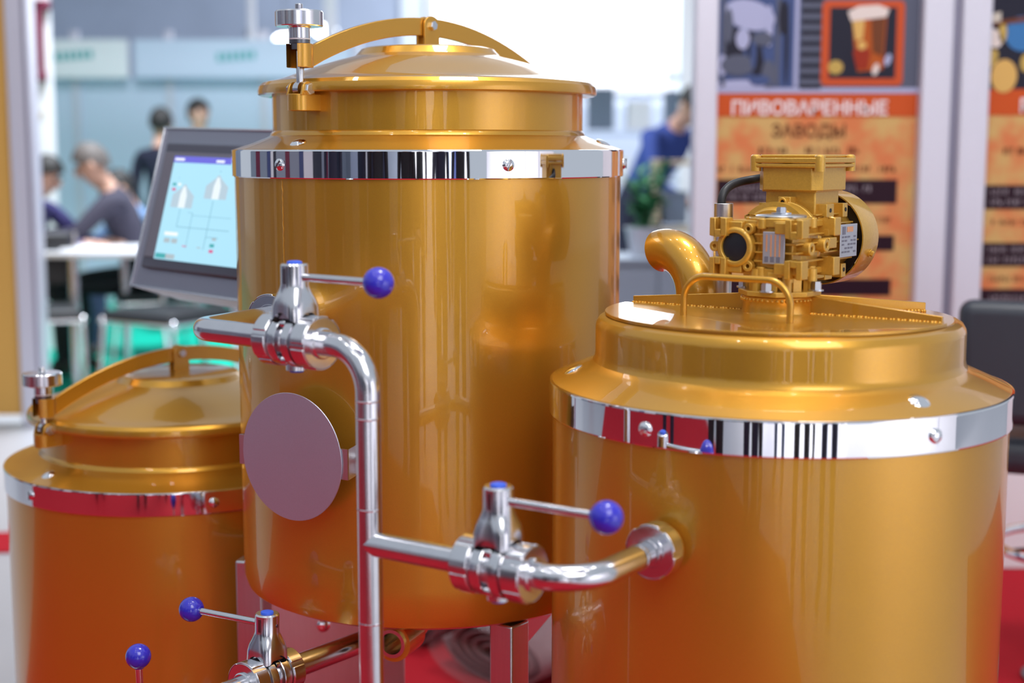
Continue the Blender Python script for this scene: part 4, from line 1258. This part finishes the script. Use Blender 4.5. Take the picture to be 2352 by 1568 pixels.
def tank_icon(cx, cz, s):
    pts = [(-0.0235, -0.022), (0.0235, -0.022), (0.0235, 0.004), (0.006, 0.020), (0.0025, 0.026), (-0.0025, 0.026), (-0.006, 0.020), (-0.0235, 0.004)]
    MB().prism([(cx + a * s * 1.3, cz + b_ * s * 0.9) for a, b_ in pts], 0, 0.0007, T(0, -0.0124, 0) @ UPR).build('screen_graphic', 'screen_tank', sc_, smooth=False)
    MB().prism([(cx + a * s * 1.3, cz + b_ * s * 0.9) for a, b_ in [(-0.006, -0.022), (0.008, -0.022), (0.008, 0.004), (0.002, 0.022), (-0.002, 0.022), (-0.006, 0.004)]], 0, 0.0007, T(0, -0.0132, 0) @ UPR).build('screen_graphic', 'screen_light', sc_, smooth=False)
tank_icon(0.113, -0.133, 1.0)
tank_icon(0.203, -0.113, 1.0)
for (x0, x1, z0, z1) in ((0.112, 0.1132, -0.187, -0.155), (0.112, 0.26, -0.1885, -0.1870), (0.150, 0.151, -0.225, -0.16), (0.150, 0.26, -0.1655, -0.1645),
                         (0.200, 0.2012, -0.225, -0.136), (0.200, 0.235, -0.2025, -0.2012), (0.137, 0.151, -0.161, -0.160)):
    sc(x0, x1, z0, z1, 'screen_line', 0.0004)
sc(0.076, 0.086, -0.1125, -0.1075, 'screen_green')
sc(0.0915, 0.1000, -0.1120, -0.1075, 'screen_white')
sc(0.0770, 0.0870, -0.1220, -0.1170, 'screen_red')
sc(0.0820, 0.1200, -0.2050, -0.1985, 'screen_white')
sc(0.0845, 0.1010, -0.2185, -0.2100, 'screen_grey')
sc(0.1060, 0.1225, -0.2185, -0.2100, 'screen_grey')
sc(0.1400, 0.1520, -0.2230, -0.2210, 'screen_red')
sc(0.1820, 0.1920, -0.2230, -0.2210, 'screen_grey')
sc(0.2160, 0.2280, -0.2190, -0.2130, 'screen_green')
sc(0.2170, 0.2280, -0.2290, -0.2235, 'screen_red')
sc(0.2190, 0.2300, -0.2070, -0.2010, 'screen_grey')
sc(0.0685, 0.0980, -0.2480, -0.2390, 'screen_green')
sc(0.0985, 0.1240, -0.2480, -0.2390, 'screen_grey')
sc(0.0905, 0.0925, -0.0985, -0.0970, 'screen_line'); sc(0.203, 0.206, -0.083, -0.081, 'screen_line')
# arm that carries the panel from the floor
Mi = Mp.inverted()
pts = [Mi @ Vector(p) for p in ((-0.44, 2.66, 1.14), (-0.36, 2.78, 1.05), (-0.30, 2.86, 0.9), (-0.30, 2.86, 0.0095))]
MB().tube(bend(pts, 0.05), 0.022, 24).build('support_arm', 'brushed', cp)
base = MB()
base.cyl(0.09, 0, 0.012, 36, Mi @ T(-0.30, 2.86, 0.0085))
base.build('floor_plate', 'brushed', cp)

# ------------------------------------------------------------------ lower white boards of the poster wall
for x0, x1 in ((0.592, 1.178), (1.375, 2.1), (2.1, 3.3)):
    MB().box(x0, x1, PY - 0.004, PY + 0.012, 0.012, 0.52 if x1 < 2.2 else 2.35).build('lower_board', 'wall_white', pw)
post_profile(2.1, 2.18)

# bar stool with black padded back, right edge
bs = empty('bar_stool', T(1.34, 3.28, 0.0085) @ RZ(radians(-20)), 'black padded bar stool with chrome foot ring at the right edge', 'stool')
def padded(parent, name, c, s, m, M=ID, r=0.035, sub=2):
    mb = MB(); mb.cbox(c, s, M)
    o = mb.build(name, m, parent)
    md_ = o.modifiers.new('bevel', 'BEVEL'); md_.width = r; md_.segments = 4
    return o
padded(bs, 'seat', (0, 0.0, 0.575), (0.46, 0.42, 0.085), 'leather_dark')
padded(bs, 'backrest', (0.0, -0.20, 0.79), (0.56, 0.07, 0.28), 'leather_dark', r=0.03)
MB().box(-0.03, 0.03, -0.195, -0.175, 0.53, 0.70).build('back_bracket', 'chrome', bs, bevel=0.004)
MB().cyl(0.028, 0.02, 0.53, 24).build('column', 'chrome', bs)
MB().lathe([(0, 0), (0.11, 0), (0.11, 0.008), (0.06, 0.03), (0.03, 0.05), (0, 0.05)], 48).build('base', 'dark_steel', bs)
fr_ = MB()
fr_.lathe([(0.185 + 0.011 * cos(2 * pi * k / 10), 0.33 + 0.011 * sin(2 * pi * k / 10)) for k in range(11)], 48)
fr_.build('foot_ring', 'chrome', bs)
for a in (0.6, 0.6 + pi):
    MB().tube([(0.02 * cos(a), 0.02 * sin(a), 0.33), (0.185 * cos(a), 0.185 * sin(a), 0.33)], 0.008, 10).build('ring_spoke', 'chrome', bs)

# ------------------------------------------------------------------ white table with papers, back left
tbl = empty('table', (-2.05, 7.62, 0.0085), 'white meeting table with steel legs on green carpet', 'table')
MB().box(-0.45, 0.70, -0.36, 0.36, 0.715, 0.745).build('table_top', 'table_white', tbl, bevel=0.006)
for (x, y) in ((-0.22, -0.28), (-0.09, 0.22), (0.62, -0.28), (0.62, 0.28), (-0.40, -0.28), (-0.40, 0.28)):
    MB().cyl(0.025, 0, 0.716, 16, T(x, y, 0)).build('leg', 'polished', tbl)
for k, (x, y, r_, w_, h_, lab) in enumerate([(-2.20, 7.45, 0.2, 0.30, 0.21, 'open white papers on the table before the grey-haired man'),
                                       (-1.86, 7.50, -0.15, 0.28, 0.20, 'white paper sheets on the table near the control panel'),
                                       (-2.38, 7.72, 0.5, 0.2, 0.15, 'papers on the table under the hands of the person at left')]):
    pp = MB().box(-w_ / 2, w_ / 2, -h_ / 2, h_ / 2, 0, 0.012).build('papers', 'paper_white', None, bevel=0.002)
    pp.matrix_world = T(x, y, 0.754) @ RZ(r_)
    tag(pp, lab, 'paper')

# ------------------------------------------------------------------ chairs with chrome frames
def make_chair(M, label):
    c = empty('visitor_chair', M, label, 'chair', 'black chairs with chrome frames')
    padded(c, 'seat', (0, 0, 0.455), (0.46, 0.44, 0.05), 'seat_black', r=0.02)
    padded(c, 'backrest', (0, -0.235, 0.70), (0.44, 0.045, 0.28), 'seat_black', r=0.02)
    for s in (-1, 1):
        MB().tube(bend([(s * 0.235, -0.25, 0.84), (s * 0.235, -0.215, 0.43), (s * 0.235, -0.27, 0.012)], 0.05), 0.0125, 12).build('leg', 'chrome', c)
        MB().tube(bend([(s * 0.235, -0.21, 0.425), (s * 0.235, 0.20, 0.425), (s * 0.235, 0.25, 0.012)], 0.04), 0.0125, 12).build('leg', 'chrome', c)
        MB().sphere((s * 0.235, 0.205, 0.43), 0.022, 14, 8).build('frame_cap', 'chrome', c)
    MB().tube([(-0.235, 0.19, 0.425), (0.235, 0.19, 0.425)], 0.0115, 12).build('front_rail', 'chrome', c)
    MB().tube([(-0.235, -0.21, 0.425), (0.235, -0.21, 0.425)], 0.0115, 12).build('rear_rail', 'chrome', c)
    return c
ch = make_chair(T(-1.72, 7.05, 0.0085) @ RZ(radians(150)), 'black chair with chrome legs in front of the table, under the control panel')
dup(ch, T(-2.42, 7.12, 0.0085) @ RZ(radians(200)), 'black chair with chrome legs beside the white post at left')
dup(ch, T(-2.02, 8.02, 0.0085) @ RZ(radians(105)), 'black chair the grey-haired man sits on')
dup(ch, T(-2.84, 7.95, 0.0085) @ RZ(radians(-90)), 'black chair at the left end of the table behind the white post')
dup(ch, T(-2.22, 8.78, 0.0085) @ RZ(radians(120)), 'black chair behind the grey-haired man')

# ------------------------------------------------------------------ people, far out of focus
def person(label, M, J, mats, hair='hair_black', scale=1.0, face=True):
    """J: joint name -> (x, y, z); the figure faces -Y. One skinned body mesh, hair and eyes as children."""
    E = [('pelvis', 'belly', 'top'), ('belly', 'chest', 'top'), ('chest', 'neck0', 'top'), ('neck0', 'neck1', 'skin'), ('neck1', 'head0', 'skin'), ('head0', 'head1', 'skin'), ('head1', 'head2', 'skin')]
    for s in ('l', 'r'):
        E += [('chest', 'sh' + s, 'top'), ('sh' + s, 'el' + s, 'top'), ('el' + s, 'wr' + s, 'top'), ('wr' + s, 'ha' + s, 'skin'), ('ha' + s, 'fi' + s, 'skin'),
              ('pelvis', 'hi' + s, 'leg'), ('hi' + s, 'kn' + s, 'leg'), ('kn' + s, 'an' + s, 'leg'), ('an' + s, 'to' + s, 'shoe')]
    rad = {'pelvis': 0.135, 'belly': 0.13, 'chest': 0.145, 'neck0': 0.062, 'neck1': 0.052, 'head0': 0.070, 'head1': 0.088, 'head2': 0.055,
           'sh': 0.062, 'el': 0.046, 'wr': 0.034, 'ha': 0.034, 'fi': 0.018, 'hi': 0.092, 'kn': 0.064, 'an': 0.044, 'to': 0.036}
    face_dir = Vector(J.get('face', (0, -1, 0)))
    J = {a: b for a, b in J.items() if a != 'face'}
    names = list(J.keys())
    me = bpy.data.meshes.new('person')
    me.from_pydata([Vector(J[n_]) * scale for n_ in names], [(names.index(a), names.index(b_)) for a, b_, _ in E], [])
    o = bpy.data.objects.new('person', me); COL.objects.link(o)
    o.modifiers.new('skin', 'SKIN')
    sk = me.skin_vertices[0].data
    for i, n_ in enumerate(names):
        key = n_ if n_ in rad else n_[:2]
        fl_ = 0.72 if key in ('pelvis', 'belly', 'chest') else 1.0
        sk[i].radius = (rad[key] * scale, rad[key] * fl_ * scale)
        sk[i].use_root = (n_ == 'pelvis')
    ss = o.modifiers.new('sub', 'SUBSURF'); ss.levels = 2; ss.render_levels = 2
    dg = bpy.context.evaluated_depsgraph_get()
    nm = bpy.data.meshes.new_from_object(o.evaluated_get(dg))
    o.modifiers.clear()
    o.data = nm
    nm.materials.clear()
    order = ['skin', 'top', 'leg', 'shoe']
    for q in order: nm.materials.append(MATS[mats[q]])
    seg = [(Vector(J[a]) * scale, Vector(J[b_]) * scale, q) for a, b_, q in E]
    for p in nm.polygons:
        c = Vector(p.center); best = None
        for a, b_, q in seg:
            ab = b_ - a; t_ = max(0, min(1, (c - a).dot(ab) / max(ab.length_squared, 1e-9)))
            d_ = (c - a - ab * t_).length
            if best is None or d_ < best[0]: best = (d_, q)
        p.material_index = order.index(best[1])
        p.use_smooth = True
    o.matrix_world = M
    tag(o, label, 'person')
    h1, h2, h0 = Vector(J['head1']) * scale, Vector(J['head2']) * scale, Vector(J['head0']) * scale
    ax = (h2 - h0).normalized()
    fw = face_dir
    fw = (fw - ax * fw.dot(ax)).normalized()
    sd = ax.cross(fw)
    Mh = Matrix((sd, -fw, ax)).transposed().to_4x4(); Mh.translation = h1
    hm = MB()
    # hair: a cap that leaves the face free
    V = []; F = []
    R_, S_ = 10, 24
    for i in range(R_ + 1):
        th_ = (pi * 0.5) * i / R_
        for j in range(S_):
            a = 2 * pi * j / S_
            back = 0.5 - 0.5 * sin(a) * -1          # 1 at the back (+Y)
            tt_ = th_ * (0.72 + 0.62 * back)
            V.append((0.092 * scale * sin(tt_) * cos(a), 0.104 * scale * sin(tt_) * sin(a) + 0.006 * scale, 0.118 * scale * cos(tt_) + 0.012 * scale))
    for i in range(R_):
        for j in range(S_):
            j2 = (j + 1) % S_
            F.append((i * S_ + j, i * S_ + j2, (i + 1) * S_ + j2, (i + 1) * S_ + j))
    hm.add(V, F, Mh)
    hm.build('hair', hair, o)
    nose = MB().sphere((0, -0.088 * scale, -0.012 * scale), 0.016 * scale, 10, 6, Mh, sc=(0.8, 1.1, 1.4)).build('nose', 'skin', o)
    for s in (-1, 1):
        MB().sphere((s * 0.032 * scale, -0.078 * scale, 0.014 * scale), 0.010 * scale, 10, 6, Mh).build('eye', 'hair_black', o)
        MB().sphere((s * 0.087 * scale, 0.004 * scale, -0.004 * scale), 0.022 * scale, 10, 6, Mh, sc=(0.4, 0.8, 1.3)).build('ear', 'skin', o)
    MB().sphere((0, -0.080 * scale, -0.045 * scale), 0.018 * scale, 10, 6, Mh, sc=(1.2, 0.4, 0.35)).build('mouth', 'print_beer_red', o)
    return o
def standing(lean=0.0, arms='down', head_turn=0.0):
    J = {'pelvis': (0, 0, 0.96), 'belly': (0, -0.01, 1.10), 'chest': (0, 0, 1.30), 'neck0': (0, 0.01, 1.47), 'neck1': (0, 0, 1.525), 'head0': (0, -0.015, 1.585), 'head1': (0, -0.012, 1.655), 'head2': (0, -0.005, 1.735)}
    for s, n_ in ((1, 'l'), (-1, 'r')):
        J['sh' + n_] = (s * 0.185, 0.01, 1.415); J['el' + n_] = (s * 0.245, 0.03, 1.13); J['wr' + n_] = (s * 0.24, -0.05, 0.89); J['ha' + n_] = (s * 0.235, -0.07, 0.82); J['fi' + n_] = (s * 0.23, -0.08, 0.73)
        J['hi' + n_] = (s * 0.095, 0, 0.90); J['kn' + n_] = (s * 0.105, -0.01, 0.49); J['an' + n_] = (s * 0.11, 0.02, 0.085); J['to' + n_] = (s * 0.125, -0.14, 0.036)
    J['face'] = (sin(head_turn), -cos(head_turn), 0)
    return J
def seated(lean=0.25):
    sx = lambda z: -(z - 0.56) * math.tan(lean)
    J = {}
    for n_, z in (('pelvis', 0.56), ('belly', 0.70), ('chest', 0.89), ('neck0', 1.04), ('neck1', 1.075), ('head0', 1.115), ('head1', 1.18), ('head2', 1.255)):
        J[n_] = (0, sx(z) - (0.03 if n_.startswith('head') else 0), z)
    for s, n_ in ((1, 'l'), (-1, 'r')):
        J['sh' + n_] = (s * 0.18, sx(1.0), 1.0); J['el' + n_] = (s * 0.22, sx(1.0) - 0.20, 0.80); J['wr' + n_] = (s * 0.12, sx(1.0) - 0.40, 0.79); J['ha' + n_] = (s * 0.10, sx(1.0) - 0.47, 0.785); J['fi' + n_] = (s * 0.09, sx(1.0) - 0.55, 0.78)
        J['hi' + n_] = (s * 0.10, -0.03, 0.54); J['kn' + n_] = (s * 0.12, -0.42, 0.52); J['an' + n_] = (s * 0.12, -0.42, 0.09); J['to' + n_] = (s * 0.13, -0.56, 0.038)
    return J
def cm(top, leg='cloth_jeans'): return {'skin': 'skin', 'top': top, 'leg': leg, 'shoe': 'shoe'}
person('seated grey-haired man in dark jacket leaning over the table', T(-2.06, 8.05, 0.0085) @ RZ(radians(-75)), seated(0.40), cm('cloth_grey', 'cloth_black'), 'hair_grey', 1.0)
person('seated person in purple-blue top, half hidden by the white post', T(-2.84, 7.95, 0.0085) @ RZ(radians(78)), seated(0.40), cm('cloth_purple', 'cloth_black'), 'hair_black', 0.95)
person('seated person with black hair and light blue top behind the grey-haired man', T(-2.22, 8.80, 0.0085) @ RZ(radians(-60)), seated(0.30), cm('cloth_lightblue', 'cloth_jeans'), 'hair_black', 0.88)
person('standing man in navy jacket seen from behind, left of the screen top', T(-2.42, 9.9, 0.0085) @ RZ(radians(160)), standing(head_turn=0.5), cm('cloth_navy', 'cloth_black'), 'hair_black', 0.875)
person('standing man with black hair, only his head above the screen', T(-2.40, 11.0, 0.0085) @ RZ(radians(60)), standing(), cm('cloth_black', 'cloth_black'), 'hair_black', 0.93)
J = standing()
bendz = {}
for n_ in list(J.keys()):
    if n_ == 'face': continue
    x, y, z = J[n_]
    if z > 0.96 or n_[:2] in ('el', 'wr', 'ha', 'fi', 'sh'):
        dz = z - 0.98; a = 0.75
        y2 = y * cos(a) - dz * sin(a); z2 = 0.98 + y * sin(a) + dz * cos(a)
        J[n_] = (x, y2, z2)
J['elr'] = (-0.26, -0.42, 1.02); J['wrr'] = (-0.2, -0.60, 0.92); J['har'] = (-0.18, -0.67, 0.9); J['fir'] = (-0.17, -0.75, 0.89)
J['ell'] = (0.26, -0.42, 1.02); J['wrl'] = (0.2, -0.60, 0.92); J['hal'] = (0.18, -0.67, 0.9); J['fil'] = (0.17, -0.75, 0.89)
J['face'] = (0, -0.7, -0.7)
person('person in blue shirt bending forward beside the green plant', T(0.80, 9.1, 0.001) @ RZ(radians(38)), J, cm('cloth_blue', 'cloth_navy'), 'hair_black', 1.05)

# ------------------------------------------------------------------ cabinet, plant and shelves beyond the tanks
cbn = empty('cabinet', (0.62, 6.9, 0.0), 'low grey cabinet beneath the green plant', 'cabinet')
MB().box(-0.22, 0.36, -0.2, 0.2, 0.05, 0.74).build('body', 'cabinet_grey', cbn, bevel=0.006)
MB().box(-0.24, 0.38, -0.22, 0.22, 0.74, 0.765).build('top', 'cabinet_grey', cbn, bevel=0.004)
for k in range(2):
    dr = MB().box(-0.21 + 0.285 * k, 0.065 + 0.285 * k, -0.215, -0.2, 0.07, 0.72).build('door', 'cabinet_grey', cbn, bevel=0.004)
    MB().box(0.04 + 0.05 * k, 0.055 + 0.05 * k, -0.232, -0.214, 0.40, 0.52).build('handle', 'chrome', dr, bevel=0.003)
MB().box(-0.2, 0.34, -0.18, 0.18, 0, 0.055).build('plinth', 'seat_black', cbn)
plant = empty('potted_plant', (0.635, 6.9, 0.766), 'leafy green plant in a pale pot on the grey cabinet', 'plant')
MB().lathe([(0, 0), (0.06, 0), (0.085, 0.13), (0.09, 0.135), (0.08, 0.135), (0.075, 0.12), (0, 0.12)], 28).build('pot', 'pot', plant)
fo = MB(); stem = MB()
for i in range(9):
    a = random.uniform(0, 2 * pi); q = random.uniform(0.02, 0.10); hgt = random.uniform(0.25, 0.47)
    tip = Vector((q * cos(a), q * sin(a), hgt))
    stem.tube([(0.02 * cos(a), 0.02 * sin(a), 0.115), tip * 0.6, tip], 0.004, 6)
    for j in range(12):
        c = tip * random.uniform(0.45, 1.0)
        b_ = random.uniform(0, 2 * pi)
        Ml = T(*c) @ RZ(b_) @ RY(random.uniform(-0.9, 0.3))
        L_, w_ = random.uniform(0.06, 0.11), random.uniform(0.016, 0.028)
        fo.add([(0, 0, 0), (L_ * 0.35, w_, 0.004), (L_ * 0.7, w_ * 0.8, 0), (L_, 0, -0.01), (L_ * 0.7, -w_ * 0.8, 0), (L_ * 0.35, -w_, 0.004), (L_ * 0.5, 0, -0.004)],
               [(0, 1, 6), (1, 2, 6), (2, 3, 6), (3, 4, 6), (4, 5, 6), (5, 0, 6)], Ml)
foo = fo.build('foliage', 'leaf', plant, smooth=False); foo['kind'] = 'stuff'
stem.build('stems', 'leaf', plant)

def shelf(loc, w, h, d_, n_, label, m='shelf_wood'):
    s = empty('shelf_rack', loc, label, 'shelf')
    for sx in (-1, 1):
        MB().box(sx * w / 2 - 0.015, sx * w / 2 + 0.015, -d_ / 2, d_ / 2, 0, h).build('side', m, s, bevel=0.003)
    for k in range(n_ + 1):
        z = 0.05 + (h - 0.08) * k / n_
        MB().box(-w / 2, w / 2, -d_ / 2, d_ / 2, z, z + 0.025).build('shelf', m, s, bevel=0.003)
    return s
shelf((1.02, 8.2, 0), 0.40, 1.22, 0.3, 3, 'tan wooden shelf rack left of the poster wall post')
bx = [(-0.09, 0.87, 0.13, 0.22, 'box_slate', 'dark slate box on the upper shelf of the tan rack'), (0.08, 0.87, 0.12, 0.26, 'cabinet_grey', 'grey box on the upper shelf of the tan rack'),
      (-0.05, 0.47, 0.22, 0.24, 'box_slate', 'wide slate box on the middle shelf of the tan rack')]
for (x, z, w_, h_, m_, lab) in bx:
    s0 = MB().box(-w_ / 2, w_ / 2, -0.1, 0.1, 0, h_ * 0.8)
    s0.box(-w_ / 2 - 0.004, w_ / 2 + 0.004, -0.104, 0.104, h_ * 0.72, h_ * 0.82)
    b_ = s0.build('storage_box', m_, None, bevel=0.004)
    b_.location = (1.02 + x, 8.2, {0.87: 0.856, 0.47: 0.4667}[z]); tag(b_, lab, 'box')
shelf((1.02, 11.4, 0), 1.35, 1.86, 0.35, 4, 'wide pale shelf rack below the bright window', 'wall_pale')
k = 0
for (row, items) in ((1.4025 + 0.001, [(-0.58, 0.14, 0.20, 'box_teal', 'teal carton at the left end of the pale rack'), (-0.32, 0.20, 0.32, 'box_slate', 'tall slate carton on the pale rack'), (-0.02, 0.18, 0.22, 'wall_white', 'white carton in the middle of the pale rack'), (0.30, 0.22, 0.30, 'box_slate', 'dark carton at the right of the pale rack')]),
                     (0.9575, [(-0.55, 0.2, 0.3, 'box_olive', 'olive carton on the third shelf of the pale rack'), (-0.22, 0.26, 0.26, 'wall_white', 'white carton on the third shelf of the pale rack')])):
    for (x, w_, h_, m_, lab) in items:
        s0 = MB().box(-w_ / 2, w_ / 2, -0.12, 0.12, 0, h_)
        s0.box(-0.02, 0.02, -0.123, 0.123, 0, h_ + 0.001)
        b_ = s0.build('carton', m_, None, bevel=0.005)
        b_.location = (1.02 + x, 11.4, row + 0.0285); tag(b_, lab, 'box')

# visitors standing behind the photographer: they show as dark figures in the bright bands
vis = [(-0.55, -0.55, 12, 'cloth_black', 'cloth_navy'), (0.40, -0.85, -10, 'cloth_navy', 'cloth_black'), (-1.25, -0.35, -20, 'cloth_black', 'cloth_black'), (0.95, -0.75, 30, 'cloth_black', 'cloth_navy'), (-0.75, -1.5, 10, 'cloth_black', 'cloth_black'), (-1.75, -0.9, -25, 'cloth_navy', 'cloth_black'), (-0.25, -2.2, 5, 'cloth_black', 'cloth_jeans'), (-2.6, 0.1, -50, 'cloth_navy', 'cloth_navy'), (0.75, -2.6, 20, 'cloth_navy', 'cloth_black')]
for k, (x, y, a, t_, l_) in enumerate(vis):
    o = person('visitor in dark clothes behind the photographer, mirrored in the bright bands', T(x, y, 0.0085) @ RZ(radians(180 + a)), standing(), cm(t_, l_), 'hair_black', 0.95 + 0.02 * k)
    o['group'] = 'visitors behind the photographer'
